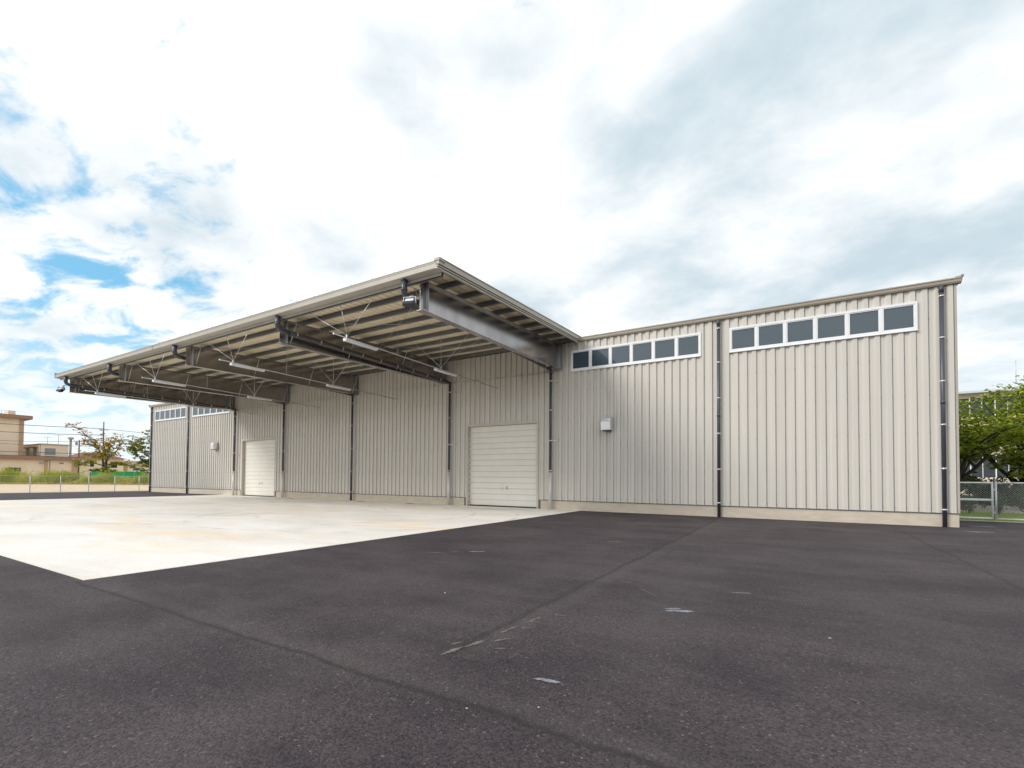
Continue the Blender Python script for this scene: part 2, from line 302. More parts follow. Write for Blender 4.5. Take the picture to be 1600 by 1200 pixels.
# ------------------------------------------------------------------ mesh helpers
class MB:
    def __init__(s): s.v = []; s.f = []; s.sm = []
    def box(s, x0, x1, y0, y1, z0, z1):
        i = len(s.v); s.v += [(x0, y0, z0), (x1, y0, z0), (x1, y1, z0), (x0, y1, z0), (x0, y0, z1), (x1, y0, z1), (x1, y1, z1), (x0, y1, z1)]
        s.f += [(i, i+3, i+2, i+1), (i+4, i+5, i+6, i+7), (i, i+1, i+5, i+4), (i+1, i+2, i+6, i+5), (i+2, i+3, i+7, i+6), (i+3, i, i+4, i+7)]; return s
    def hexa(s, p):
        i = len(s.v); s.v += [tuple(q) for q in p]
        s.f += [(i, i+3, i+2, i+1), (i+4, i+5, i+6, i+7), (i, i+1, i+5, i+4), (i+1, i+2, i+6, i+5), (i+2, i+3, i+7, i+6), (i+3, i, i+4, i+7)]; return s
    def quad(s, *p):
        i = len(s.v); s.v += [tuple(q) for q in p]; s.f.append(tuple(range(i, i+len(p)))); return s
    def extrude(s, prof, a, b, axis='x', cap=True):
        """closed 2-D profile swept along an axis. axis x: (y,z); axis y: (x,z); axis z: (x,y)"""
        i = len(s.v); n = len(prof)
        for t in (a, b):
            for (p, q) in prof:
                s.v.append((t, p, q) if axis == 'x' else (p, t, q) if axis == 'y' else (p, q, t))
        for k in range(n):
            j = (k+1) % n; s.f.append((i+k, i+j, i+n+j, i+n+k))
        if cap: s.f.append(tuple(range(i, i+n))); s.f.append(tuple(range(i+2*n-1, i+n-1, -1)))
        return s
    def tube(s, pts, r, n=8, cap=True):
        pts = [Vector(p) for p in pts]; rs = r if isinstance(r, (list, tuple)) else [r]*len(pts)
        i0 = len(s.v); ref = None
        for k, p in enumerate(pts):
            d = (pts[min(k+1, len(pts)-1)]-pts[max(k-1, 0)]).normalized()
            if ref is None:
                ref = Vector((0, 0, 1)) if abs(d.z) < 0.9 else Vector((1, 0, 0))
            u = d.cross(ref); 
            if u.length < 1e-4: u = d.cross(Vector((0.3, 1, 0.2)))
            u.normalize(); w = d.cross(u).normalized(); ref = w.cross(d)*1.0 if False else ref
            for q in range(n):
                a = 2*math.pi*q/n; s.v.append(tuple(p+(u*math.cos(a)+w*math.sin(a))*rs[k]))
        for k in range(len(pts)-1):
            for q in range(n):
                a = i0+k*n+q; b = i0+k*n+(q+1) % n; s.f.append((a, b, b+n, a+n))
                s.sm.append(len(s.f)-1)
        if cap:
            s.f.append(tuple(range(i0, i0+n))); e = i0+(len(pts)-1)*n; s.f.append(tuple(range(e+n-1, e-1, -1)))
        return s
    def mesh(s, name, mt, bevel=0):
        me = bpy.data.meshes.new(name); me.from_pydata(s.v, [], s.f)
        if s.sm:
            fl = [False]*len(s.f)
            for k in s.sm: fl[k] = True
            me.polygons.foreach_set('use_smooth', fl)
        me.materials.append(MT[mt] if isinstance(mt, str) else mt)
        if 1:
            import bmesh
            bm = bmesh.new(); bm.from_mesh(me); bmesh.ops.recalc_face_normals(bm, faces=bm.faces); bm.to_mesh(me); bm.free()
        return me
    def build(s, name, mt, parent=None, loc=(0, 0, 0)):
        return link(name, s.mesh(name, mt), parent, loc)

def link(name, me, parent=None, loc=(0, 0, 0)):
    o = bpy.data.objects.new(name, me); COL.objects.link(o); o.location = loc
    if parent is not None: o.parent = parent
    return o
def tag(o, label, cat, group=None):
    o['label'] = label; o['category'] = cat
    if group: o['group'] = group
    return o
def thing(name, label, cat, loc=(0, 0, 0), group=None):
    return tag(link(name, None, None, loc), label, cat, group)
def struct(o): o['kind'] = 'structure'; return o
def copy_tree(o, parent=None):
    c = o.copy(); COL.objects.link(c)
    if parent is not None: c.parent = parent
    for ch in o.children: copy_tree(ch, c)
    return c

# ------------------------------------------------------------------ ground
struct(MB().quad((-700, -700, -0.03), (700, -700, -0.03), (700, 700, -0.03), (-700, 700, -0.03)).build('ground', 'soil'))
yard = struct(MB().quad((-31.9, -70, 0), (75, -70, 0), (75, 3.95, 0), (-31.9, 3.95, 0)).quad((-31.9, 3.95, 0), (-29.0, 3.95, 0), (-29.0, 26, 0), (-31.9, 26, 0)).build('asphalt_yard', 'asphalt'))
struct(MB().quad((-140, -60, -0.015), (-32.35, -60, -0.015), (-32.35, 60, -0.015), (-140, 60, -0.015)).build('sand_lot', 'sand'))
k = MB()
k.box(-32.5, -31.9, -60, 26, -0.05, 0.03); struct(k.build('edge_kerb', 'kerb'))
struct(MB().box(29.0, 75, 3.95, 4.18, -0.05, 0.02).build('boundary_kerb', 'kerb'))
struct(MB().quad((24, 4.18, -0.005), (75, 4.18, -0.005), (75, 8.6, 0.12), (24, 8.6, 0.12)).quad((24, 8.6, 0.12), (75, 8.6, 0.12), (75, 9.2, 0.0), (24, 9.2, 0)).build('grass_bank', 'lawn'))
struct(MB().quad((20, 9.2, 0.0), (90, 9.2, 0.0), (90, 21, 0.0), (20, 21, 0.0)).build('pale_path', 'gravel'))

# concrete apron in cast bays with narrow joints
ap = struct(MB().quad((-16.15, -18.86, 0.002), (16.05, -18.86, 0.002), (16.05, 0.0, 0.002), (-16.15, 0.0, 0.002)).build('concrete_apron', 'plinth'))
xs = [-16.15+32.2*i/6 for i in range(7)]; ys = [-18.86+18.86*i/4 for i in range(5)]
for i in range(6):
    for j in range(4):
        g = 0.004
        x0, x1, y0, y1 = xs[i]+(g if i else 0), xs[i+1]-(g if i < 5 else 0), ys[j]+(g if j else 0), ys[j+1]-(g if j < 3 else 0)
        MB().box(x0, x1, y0, y1, 0.003, 0.012).build('slab_panel', 'apron', ap)

# dried smears lying on the asphalt, each with a ragged outline
def smear(cx, cy, length, width, ang, mt, seed):
    r = random.Random(seed); b = MB(); n = 40; pts = []
    for k in range(n):
        t = 2*math.pi*k/n
        rr = 1+r.uniform(-0.6, 0.45)
        x = math.cos(t)*length/2*(1+r.uniform(-0.28, 0.12)); y = math.sin(t)*width/2*rr + 0.12*width*math.sin(3*t+seed)
        pts.append((cx+x*math.cos(ang)-y*math.sin(ang), cy+x*math.sin(ang)+y*math.cos(ang), 0.004))
    b.v.append((cx, cy, 0.0045)); i0 = 1; b.v += pts
    b.f += [(0, 1+k, 1+(k+1) % n) for k in range(n)]
    return b.build('cement_smear' if mt == 'smear' else 'mud_smear', mt, yard)
SM = [(23.86, -15.79, 0.36, 0.10, 0.45, 'smear'), (23.78, -15.72, 0.22, 0.05, 0.6, 'smear'), (23.42, -18.33, 0.25, 0.040, 0.12, 'smear'), (23.36, -18.345, 0.14, 0.022, 0.25, 'smear'),
      (29.9, -1.6, 0.8, 0.22, 0.3, 'smear'), (30.6, 0.9, 0.7, 0.18, 0.1, 'smear'), (31.3, -2.9, 0.35, 0.18, 0.0, 'smear_tan'),
      (19.27, -13.4, 0.35, 0.12, 0.6, 'smear'), (18.6, -14.0, 0.6, 0.06, 0.4, 'smear_tan'), (18.9, -13.7, 0.3, 0.06, 0.9, 'smear_tan'),
      (25.4, -17.48, 0.10, 0.014, -0.6, 'smear_tan'), (25.46, -17.46, 0.07, 0.012, -0.5, 'smear_tan'), (22.6, -17.1, 0.18, 0.03, 0.8, 'smear_tan'), (22.75, -16.7, 0.16, 0.04, 0.4, 'smear_tan'),
      (22.40, -18.22, 0.30, 0.045, 1.45, 'smear_tan'), (22.47, -17.95, 0.34, 0.05, 1.35, 'smear_tan'), (22.62, -17.75, 0.22, 0.035, 1.0, 'smear_tan'), (22.52, -17.45, 0.30, 0.04, 1.4, 'smear_tan'),
      (22.66, -17.3, 0.16, 0.03, 0.7, 'smear_tan'), (22.58, -17.0, 0.26, 0.035, 1.45, 'smear_tan'), (22.31, -18.05, 0.14, 0.03, 1.2, 'smear_tan'), (22.74, -17.95, 0.14, 0.025, 0.6, 'smear_tan'),
      (22.9, -14.6, 0.5, 0.018, -0.5, 'smear_tan'), (23.3, -15.05, 0.5, 0.02, -0.8, 'smear_tan'), (21.2, -10.2, 0.4, 0.12, 0.1, 'smear_tan'), (24.4, -14.4, 0.3, 0.08, 0.3, 'smear_tan')]
for i_, a_ in enumerate(SM): smear(*a_, i_+1)

# ------------------------------------------------------------------ warehouse
HW = 29.79; PITCH = 0.3355; R0 = 26.087
wh = thing('warehouse', 'long pale ribbed metal warehouse with high window strips and two white shutters', 'building', (0, 0, 0))
WIN = [(22.72, 28.78), (15.50, 21.58), (-28.78, -22.72), (-21.58, -15.50)]; WZ0, WZ1 = 6.93, 7.91
DOORS = [(9.10, 13.66), (-13.56, -9.0)]; DZ = 4.57
ZB, ZT = 0.47, 8.36
prof = [(0.0, 0.0), (0.105, 0.0), (0.170, -0.052), (0.300, -0.052), (0.3195, 0.0), (0.3285, 0.0)]
_cache = {}
def panel_mesh(a, b, z0, z1):
    key = (round(a, 3), round(b, 3), round(z0, 2), round(z1, 2))
    if key in _cache: return _cache[key]
    def yat(x):
        for (x0, y0), (x1, y1) in zip(prof, prof[1:]):
            if x0 <= x <= x1: return y0+(y1-y0)*(x-x0)/(x1-x0)
        return 0.0
    pts = [(a, yat(a))]+[p for p in prof if a < p[0] < b]+[(b, yat(b))]
    mb = MB(); i = 0
    for (x, y) in pts: mb.v += [(x, y, z0), (x, y, z1)]
    for q in range(len(pts)-1): mb.f.append((2*q, 2*q+2, 2*q+3, 2*q+1))
    n = len(mb.v)
    mb.v += [(b, 0.03, z0), (b, 0.03, z1), (a, 0.03, z0), (a, 0.03, z1)]
    e = 2*(len(pts)-1)
    mb.f += [(e, n, n+1, e+1), (0, 1, n+3, n+2)]
    mb.f.append(tuple([2*q for q in range(len(pts))][::-1]+[n+2, n])[::-1])
    mb.f.append(tuple([2*q+1 for q in range(len(pts))]+[n+1, n+3]))
    _cache[key] = mb.mesh('wall_panel', 'wall'); return _cache[key]
k0 = math.floor((-HW-R0)/PITCH); k1 = math.ceil((HW-R0)/PITCH)
for kk in range(k0, k1):
    xa = R0+kk*PITCH; lo = max(xa, -HW+0.02)-xa; hi = min(xa+0.3285, HW-0.02)-xa
    if hi-lo < 0.02: continue
    cuts = [lo, hi]
    for (a, b) in WIN+DOORS:
        for e in (a, b):
            if lo+0.01 < e-xa < hi-0.01: cuts.append(e-xa)
    cuts.sort()
    for a, b in zip(cuts, cuts[1:]):
        c = xa+(a+b)/2; zs = [(ZB, ZT)]
        if any(w0 < c < w1 for w0, w1 in WIN): zs = [(ZB, WZ0), (WZ1, ZT)]
        if any(w0 < c < w1 for w0, w1 in DOORS): zs = [(DZ, ZT)]
        for z0, z1 in zs: link('wall_panel', panel_mesh(a, b, z0, z1), wh, (xa, 0, 0))

sc = MB()
for kk in range(k0+1, k1):
    xa = R0+kk*PITCH+0.311
    if abs(xa) > HW-0.06: continue
    for z in (0.62, 1.9, 3.25, 4.6, 5.95, 7.3 if kk % 2 else 7.26, 8.2):
        if any(w0-.1 < xa < w1+.1 for w0, w1 in WIN) and WZ0-0.1 < z < WZ1+0.1: continue
        if any(w0-.1 < xa < w1+.1 for w0, w1 in DOORS) and z < DZ+.1: continue
        sc.box(xa-0.011, xa+0.009, -0.044, -0.016, z-0.011, z+0.011)
o_ = sc.build('siding_screws', 'flash', wh); o_['kind'] = 'stuff'
# core behind the siding, with the openings left open
core = MB(); edges = sorted([-HW+0.03, HW-0.03]+[e for d in DOORS for e in d])
for a, b in ((-HW+0.03, DOORS[1][0]), (DOORS[1][1], DOORS[0][0]), (DOORS[0][1], HW-0.03)): core.box(a, b, 0.034, 0.30, 0.0, 8.40)
for a, b in DOORS: core.box(a, b, 0.034, 0.30, DZ, 8.40)
core.box(-HW+0.03, HW-0.03, 0.60, 0.75, 0, 8.40)
core.build('wall_core', 'backing', wh)
# end and rear walls of ribbed siding
ew = MB()
for sx in (1, -1):
    y = 0.0; x = sx*HW
    pts = []
    while y < 19.9:
        pts += [(x, y), (x, y+0.13), (x+sx*0.035, y+0.16), (x+sx*0.035, y+0.31)]; y += PITCH
    pts = [p for p in pts if p[1] <= 20.0]
    for (p, q) in zip(pts, pts[1:]):
        zt = lambda yy: 8.40+0.045*min(yy, 20-yy)
        ew.quad((p[0], p[1], 0.47), (q[0], q[1], 0.47), (q[0], q[1], zt(q[1])), (p[0], p[1], zt(p[1])))
ew.quad((-HW, 20, 0.47), (HW, 20, 0.47), (HW, 20, 8.4), (-HW, 20, 8.4)); ew.build('end_wall', 'wall', wh)
for sx in (1, -1):                                        # folded corner trims
    x = sx*HW; c = MB(); c.box(min(x-sx*0.02, x+sx*0.045), max(x-sx*0.02, x+sx*0.045), -0.045, 0.16, 0.475, 8.37)
    c.build('corner_trim', 'trim_light', wh)
# plinth, flashing
for a, b in ((-HW-0.02, DOORS[1][0]-0.16), (DOORS[1][1]+0.16, DOORS[0][0]-0.16), (DOORS[0][1]+0.16, HW+0.02)):
    MB().box(a, b, -0.03, 0.033, -0.03, 0.45).build('plinth', 'plinth', wh)
    MB().extrude([(-0.065, 0.452), (-0.065, 0.472), (-0.048, 0.482), (0.0, 0.482), (0.0, 0.452)], a-0.01, b+0.01).build('drip_flashing', 'flash', wh)
for sx in (1, -1): MB().box(min(sx*HW, sx*(HW+0.02)), max(sx*HW, sx*(HW+0.02)), 0.036, 20, -0.03, 0.455).build('plinth', 'plinth', wh)

# eave gutters (wings) and roof
gp = [(0.0, 8.335), (-0.125, 8.35), (-0.150, 8.40), (-0.150, 8.47), (-0.172, 8.49), (-0.172, 8.525), (-0.155, 8.535), (-0.02, 8.50), (0.0, 8.50)]
for a, b in ((15.92, 29.95), (-29.95, -15.92)):
    MB().extrude(gp, a, b).build('eave_gutter', 'trim', wh)
rf = MB()
nx = 90
zr = lambda y: 8.50+0.045*(y if y < 10 else 20-y)
for y0, y1 in ((-0.14, 10), (10, 20.2)):
    rf.hexa([(-29.93, y0, zr(y0)), (29.93, y0, zr(y0)), (29.93, y1, zr(y1)), (-29.93, y1, zr(y1)), (-29.93, y0, zr(y0)+0.05), (29.93, y0, zr(y0)+0.05), (29.93, y1, zr(y1)+0.05), (-29.93, y1, zr(y1)+0.05)])
x = -29.7
while x < 29.9:                                          # standing seams, their folded ends show over the gutter
    if abs(x) > 15.95:
        rf.hexa([(x-0.02, -0.15, 8.53), (x+0.02, -0.15, 8.53), (x+0.02, 10, 9.0), (x-0.02, 10, 9.0), (x-0.012, -0.15, 8.560), (x+0.012, -0.15, 8.560), (x+0.012, 10, 9.04), (x-0.012, 10, 9.04)])
    x += 0.75
rf.build('roof', 'roof', wh)
for sx in (1, -1):                                        # barge trim, with the little upturned cap at the front corner
    x0, x1 = sorted((sx*29.80, sx*29.97)); b = MB()
    b.hexa([(x0, -0.12, 8.42), (x1, -0.12, 8.42), (x1, 10, 8.88), (x0, 10, 8.88), (x0, -0.12, 8.58), (x1, -0.12, 8.58), (x1, 10, 9.04), (x0, 10, 9.04)])
    x0, x1 = sorted((sx*29.93, sx*30.0)); b.box(x0, x1, -0.19, 0.3, 8.545, 8.60)
    b.build('barge_trim', 'trim', wh)

# window strips: outer frame, six lights each with sash and pane
def window(x0, x1, parent):
    b = MB(); z0, z1 = WZ0, WZ1; y0, y1 = -0.085, 0.034; t = 0.062
    b.box(x0-0.01, x1+0.01, y0, y1, z0-0.02, z0+t); b.box(x0-0.01, x1+0.01, y0, y1, z1-t, z1+0.02)
    n = 6; w = (x1-x0)/n
    b.box(x0-0.01, x0+t, y0+0.001, y1, z0+t, z1-t); b.box(x1-t, x1+0.01, y0+0.001, y1, z0+t, z1-t)
    for i in range(1, n): b.box(x0+i*w-0.045, x0+i*w+0.045, y0+0.004, y1, z0+t, z1-t)
    f = b.build('window', 'white', parent)
    for i in range(n):
        a = x0+i*w+(t if i == 0 else 0.045); c = x0+(i+1)*w-(t if i == n-1 else 0.045); s = 0.034
        q = MB(); yy0, yy1 = -0.068, 0.03
        q.box(a, c, yy0, yy1, z0+t, z0+t+s); q.box(a, c, yy0, yy1, z1-t-s, z1-t); q.box(a, a+s, yy0, yy1, z0+t+s, z1-t-s); q.box(c-s, c, yy0, yy1, z0+t+s, z1-t-s)
        q.build('sash', 'white', f)
        e_ = [rnd.uniform(-0.004, 0.004) for _ in range(4)]; za, zb_ = z0+t+s, z1-t-s; yy = -0.04
        MB().hexa([(a+s, yy+e_[0], za), (c-s, yy+e_[1], za), (c-s, yy+e_[1]+.006, za), (a+s, yy+e_[0]+.006, za), (a+s, yy+e_[2], zb_), (c-s, yy+e_[1]+e_[2]-e_[0], zb_), (c-s, yy+.006+e_[1]+e_[2]-e_[0], zb_), (a+s, yy+.006+e_[2], zb_)]).build('pane', 'glass', f)
    MB().extrude([(-0.11, WZ0-0.045), (-0.11, WZ0-0.022), (-0.03, WZ0-0.022), (-0.03, WZ0-0.045)], x0-0.02, x1+0.02).build('sill', 'white', f)
for a, b in WIN: window(a, b, wh)

# roller shutters
def shutter(x0, x1, parent):
    b = MB(); t = 0.13
    b.box(x0-0.02, x0+t-0.06, -0.055, 0.30, 0, DZ+0.02); b.box(x1-t+0.06, x1+0.02, -0.055, 0.30, 0, DZ+0.02)
    b.box(x0+t-0.06, x1-t+0.06, -0.055, 0.30, DZ-0.12, DZ+0.02)
    d = b.build('roller_shutter', 'jamb', parent)
    a, c = x0+t-0.062, x1-t+0.062; n = 14; z0 = 0.06; h = (DZ-0.12-z0)/n; Y = 0.19
    sl = MB()
    pr = [(Y, 0.0), (Y-0.010, 0.012)]
    for q in range(3):
        zz = 0.02+q*(h-0.05)/3; g = (h-0.05)/3
        pr += [(Y-0.020, zz+0.006), (Y-0.021, zz+g-0.012), (Y-0.018, zz+g-0.004)]
    pr += [(Y-0.020, h-0.03), (Y-0.008, h-0.008), (Y, h-0.006), (Y+0.03, h-0.006), (Y+0.03, 0.0)]
    sl.extrude(pr, a, c); me = sl.mesh('shutter_slat', 'shutter')
    for i in range(n): link('shutter_slat', me, d, (0, 0, z0+i*h))
    MB().box(a, c, Y-0.03, Y+0.03, 0.012, z0-0.006).build('bottom_bar', 'black', d)
    MB().box(a, c, Y+0.05, Y+0.07, 0.012, DZ-0.1).build('shutter_backing', 'backing', d)
    xm = a+(c-a)*0.50
    q = MB(); q.box(xm-0.03, xm+0.03, Y-0.05, Y-0.022, 0.98, 1.12); q.tube([(xm, Y-0.05, 1.05), (xm-0.01, Y-0.08, 1.0), (xm-0.02, Y-0.07, 0.90)], 0.012); q.build('latch', 'stainless', d)
    q = MB(); q.box(xm+0.24, xm+0.32, Y-0.035, Y-0.022, 0.95, 1.06); q.build('pull_tag', 'orange', d)
    q = MB(); q.box(xm+0.265, xm+0.295, Y-0.04, Y-0.022, 1.065, 1.13); q.build('lock_button', 'black', d)
    q = MB(); q.box(xm-0.09, xm+0.06, Y-0.024, Y-0.0215, 1.17, 1.24); q.build('notice_plate', 'lens', d)
    # black wind hooks in the left guide
    q = MB()
    for i in range(n): q.box(a-0.002, a+0.035, Y-0.032, Y-0.021, z0+i*h+h*0.42, z0+i*h+h*0.62)
    q.build('guide_hooks', 'black', d)
for a, b in DOORS: shutter(a, b, wh)

# ------------------------------------------------------------------ canopy
cy = thing('loading_canopy', 'flat steel canopy on five cantilever beams over the pale concrete apron', 'canopy', (0, 0, 0))
XC = 15.9; YF = -10.84
zp = lambda y: 8.285+0.0425*y                              # underside of purlins = top of beams
BX = [14.85, 7.45, 0.0, -7.45, -14.85]
def beam(x):
    b = MB(); hw = 0.14; yt = -10.39; zb0, zb1 = 6.88, 7.06
    zt0, zt1 = zp(yt)-0.004, zp(-0.06)-0.004
    def pl(x0, x1, za0, za1, zc0, zc1): b.hexa([(x0, yt, za0), (x1, yt, za0), (x1, -0.06, za1), (x0, -0.06, za1), (x0, yt, zc0), (x1, yt, zc0), (x1, -0.06, zc1), (x0, -0.06, zc1)])
    pl(x-hw, x+hw, zb0, zb1, zb0+0.022, zb1+0.022); pl(x-hw, x+hw, zt0-0.022, zt1-0.022, zt0, zt1)
    pl(x-0.008, x+0.008, zb0+0.022, zb1+0.022, zt0-0.022, zt1-0.022)
    o = b.build('steel_beam', 'beam', cy)
    for sx in (1, -1):
        y = -10.12; q = MB(); x0, x1 = sorted((x+sx*0.009, x+sx*(hw-0.005))); q.box(x0, x1, y-0.007, y+0.007, zb0+0.03, zp(y)-0.03); q.build('stiffener', 'galv', o)
        y = -0.14; q = MB(); q.box(x0, x1, y-0.07, y-0.05, zb1+0.026, zt1-0.03); q.build('stiffener', 'galv', o)
    MB().box(x-0.17, x+0.17, -0.075, -0.058, 7.02, zt1).build('wall_plate', 'galv', o)
    for y in (-10.0, -7.1, -3.8, -0.55):                   # flange stays up to the purlins
        for sx in (1, -1):
            if abs(x+sx*0.7) > 15.3: continue
            zb = zb0+(zb1-zb0)*(y+10.36)/10.3
            q = MB(); q.tube([(x+sx*0.10, y, zb+0.03), (x+sx*0.62, y, zp(y)-0.005)], 0.017, 5); q.build('flange_stay', 'galv', o)
    q = MB(); y = -10.0
    while y < -0.3:                                        # bolt heads under the bottom flange
        zb = zb0+(zb1-zb0)*(y+10.36)/10.3
        q.tube([(x-0.10, y, zb+0.002), (x-0.10, y, zb-0.035)], 0.014, 6); q.tube([(x+0.10, y, zb+0.002), (x+0.10, y, zb-0.02)], 0.012, 6); y += 1.1
    q.build('flange_bolts', 'stainless', o)['kind'] = 'stuff'
for x in BX: beam(x)
PY = [-9.30, -8.18, -7.07, -5.96, -4.85, -3.74, -2.66, -1.60, -0.52]
def purlin(y):
    z = zp(y); t = 0.006; h = 0.200; w = 0.075
    pr = [(y-w, z), (y, z), (y, z+h), (y-w, z+h), (y-w, z+h-0.02), (y-w+t, z+h-0.02), (y-w+t, z+h-t), (y-t, z+h-t), (y-t, z+t), (y-w+t, z+t), (y-w+t, z+0.022), (y-w, z+0.022)]
    MB().extrude(pr, -XC+0.12, XC-0.12).build('purlin', 'purlin', cy)
for y in PY: purlin(y)
y = -10.395; z = 7.72; pr = [(y-0.09, z), (y, z), (y, z+0.32), (y-0.09, z+0.32), (y-0.09, z+0.30), (y-0.012, z+0.30), (y-0.012, z+0.008), (y-0.09, z+0.008)]
MB().extrude(pr, -XC+0.10, XC-0.10).build('eave_channel', 'purlin', cy)
# deck panels seen from below, laid front to back, with open joints
dz = 0.202; nP = 95; pw = 2*(XC-0.06)/nP
d = MB(); a = -10.60
d.hexa([(0.0, a, zp(a)+dz), (pw-0.034, a, zp(a)+dz), (pw-0.034, -0.05, zp(-0.05)+dz), (0.0, -0.05, zp(-0.05)+dz), (0.0, a, zp(a)+dz+0.014), (pw-0.034, a, zp(a)+dz+0.014), (pw-0.034, -0.05, zp(-0.05)+dz+0.014), (0.0, -0.05, zp(-0.05)+dz+0.014)])
me = d.mesh('deck_panel', 'deck')
for i in range(nP): link('deck_panel', me, cy, (-XC+0.07+i*pw, 0, 0))
r = MB(); a, e = YF+0.03, 0.1
r.hexa([(-XC, a, zp(a)+0.245), (XC, a, zp(a)+0.245), (XC, e, zp(e)+0.245), (-XC, e, zp(e)+0.245), (-XC, a, zp(a)+0.265), (XC, a, zp(a)+0.265), (XC, e, zp(e)+0.265), (-XC, e, zp(e)+0.265)])
x = -XC+0.3
while x < XC:
    r.hexa([(x-0.012, a, zp(a)+0.26), (x+0.012, a, zp(a)+0.26), (x+0.012, e, zp(e)+0.26), (x-0.012, e, zp(e)+0.26), (x-0.012, a, zp(a)+0.288), (x+0.012, a, zp(a)+0.288), (x+0.012, e, zp(e)+0.288), (x-0.012, e, zp(e)+0.288)]); x += 0.99
r.build('roof_sheet', 'roof', cy)
u_ = MB(); a, e = YF+0.30, -0.03
u_.hexa([(-XC+0.05, a, zp(a)+0.225), (XC-0.05, a, zp(a)+0.225), (XC-0.05, e, zp(e)+0.225), (-XC+0.05, e, zp(e)+0.225), (-XC+0.05, a, zp(a)+0.24), (XC-0.05, a, zp(a)+0.24), (XC-0.05, e, zp(e)+0.24), (-XC+0.05, e, zp(e)+0.24)])
u_.build('joint_shade_sheet', 'black', cy)  # black sheet added above the deck so its open joints read dark
# front box gutter: upper face, sloping soffit, lower light trim
zf = 8.035
MB().extrude([(YF, zf), (YF, zf-0.03), (YF+0.012, zf-0.04), (YF+0.012, zf-0.185), (YF+0.03, zf-0.20), (YF+0.25, zf-0.235), (YF+0.25, zf-0.03), (YF+0.06, zf)], -XC, XC).build('front_gutter', 'trim_light', cy)
MB().box(-XC+0.03, XC-0.06, YF+0.252, YF+0.30, zf-0.31, zf-0.225).build('lower_trim', 'trim_light', cy)
MB().box(-XC+0.05, XC-0.08, YF+0.302, YF+0.325, zf-0.23, zf+0.02).build('eave_gap_shade', 'black', cy)  # black strip added to stand for the shaded gap behind the trim
MB().box(-2.42, -2.38, YF-0.004, YF+0.02, zf-0.2, zf+0.004).build('gutter_joint', 'trim', cy)
# verge trims on both sides
for sx in (1, -1):
    def rail(name, xo, xi, zlo, zhi, mt):
        x0, x1 = sorted((sx*xo, sx*xi)); a, e = YF+0.001, -0.04; b = MB()
        za = zp(a); ze = zp(e)
        b.hexa([(x0, a, za+zlo), (x1, a, za+zlo), (x1, e, ze+zlo), (x0, e, ze+zlo), (x0, a, za+zhi), (x1, a, za+zhi), (x1, e, ze+zhi), (x0, e, ze+zhi)]); b.build(name, mt, cy)
    rail('verge_fascia', 15.985, 15.902, 0.125, 0.285, 'trim_light')
    rail('verge_cap', 16.005, 15.80, 0.288, 0.318, 'trim')
    rail('verge_rail', 15.955, 15.87, 0.062, 0.100, 'trim_light')
    rail('verge_rail', 15.93, 15.84, -0.005, 0.038, 'trim_light')
    rail('verge_web', 15.900, 15.87, 0.101, 0.286, 'flash')
x0 = MB(); x0.box(15.80, 16.02, YF-0.02, YF+0.28, zf+0.02, zf+0.06); x0.build('corner_cap', 'trim_light', cy)
# crossing roof brace rods under the purlins
for i in range(4):
    xa, xb = BX[i]-0.15, BX[i+1]+0.15
    for (ya, yb) in ((-9.9, -5.2), (-5.2, -9.9), (-5.0, -0.7), (-0.7, -5.0)):
        p = Vector((xa, ya, zp(ya)-0.05)); q = Vector((xb, yb, zp(yb)-0.05)); md = (p+q)/2; md.z -= 0.07
        MB().tube([p, (p+md)/2-Vector((0, 0, 0.02)), md, (q+md)/2-Vector((0, 0, 0.02)), q], 0.009, 5).build('brace_rod', 'galv', cy)

# ------------------------------------------------------------------ downpipes
def pipe_clamps(root, x, y, zs, arms=(), arm_mt='clamp'):
    for z in zs:
        q = MB(); q.tube([(x, y, z-0.018), (x, y, z+0.018)], 0.079, 14)
        q.box(x-0.012, x+0.012, y+0.07, -0.002, z-0.015, z+0.015)
        if z in arms: q.box(x+0.06, x+0.36, y-0.012, y+0.012, z-0.016, z+0.016); q.box(x+0.335, x+0.36, y+0.012, -0.002, z-0.016, z+0.016)
        q.build('clamp', arm_mt, root)
def wing_pipe(x, label):
    t = thing('downpipe', label, 'downpipe', (x, -0.12, 0), 'rainwater downpipes')
    lx = lambda b, n, m: b.build(n, m, t, (-x, 0.12, 0))
    q = MB(); q.tube([(x, -0.12, 8.345), (x, -0.12, 0.0)], 0.066, 16); lx(q, 'pipe', 'pipe')
    q = MB(); q.tube([(x, -0.12, 8.10), (x, -0.12, 8.34)], 0.076, 16); lx(q, 'socket', 'pipe'); q = MB(); q.tube([(x, -0.12, 4.22), (x, -0.12, 4.36)], 0.073, 16); lx(q, 'socket', 'pipe')
    for z in (7.97, 6.52, 5.01, 3.51, 2.0, 0.59):
        q = MB(); q.tube([(x, -0.12, z-0.024), (x, -0.12, z+0.024)], 0.079, 14); q.box(x-0.012, x+0.012, -0.05, -0.002, z-0.014, z+0.014); lx(q, 'clamp', 'clamp')
wing_pipe(29.42, 'dark downpipe at the near right corner of the warehouse')
wing_pipe(22.29, 'dark downpipe between the two near right window strips')
wing_pipe(-22.15, 'dark downpipe between the two far left window strips')
wing_pipe(-29.40, 'dark downpipe at the far left corner of the warehouse')
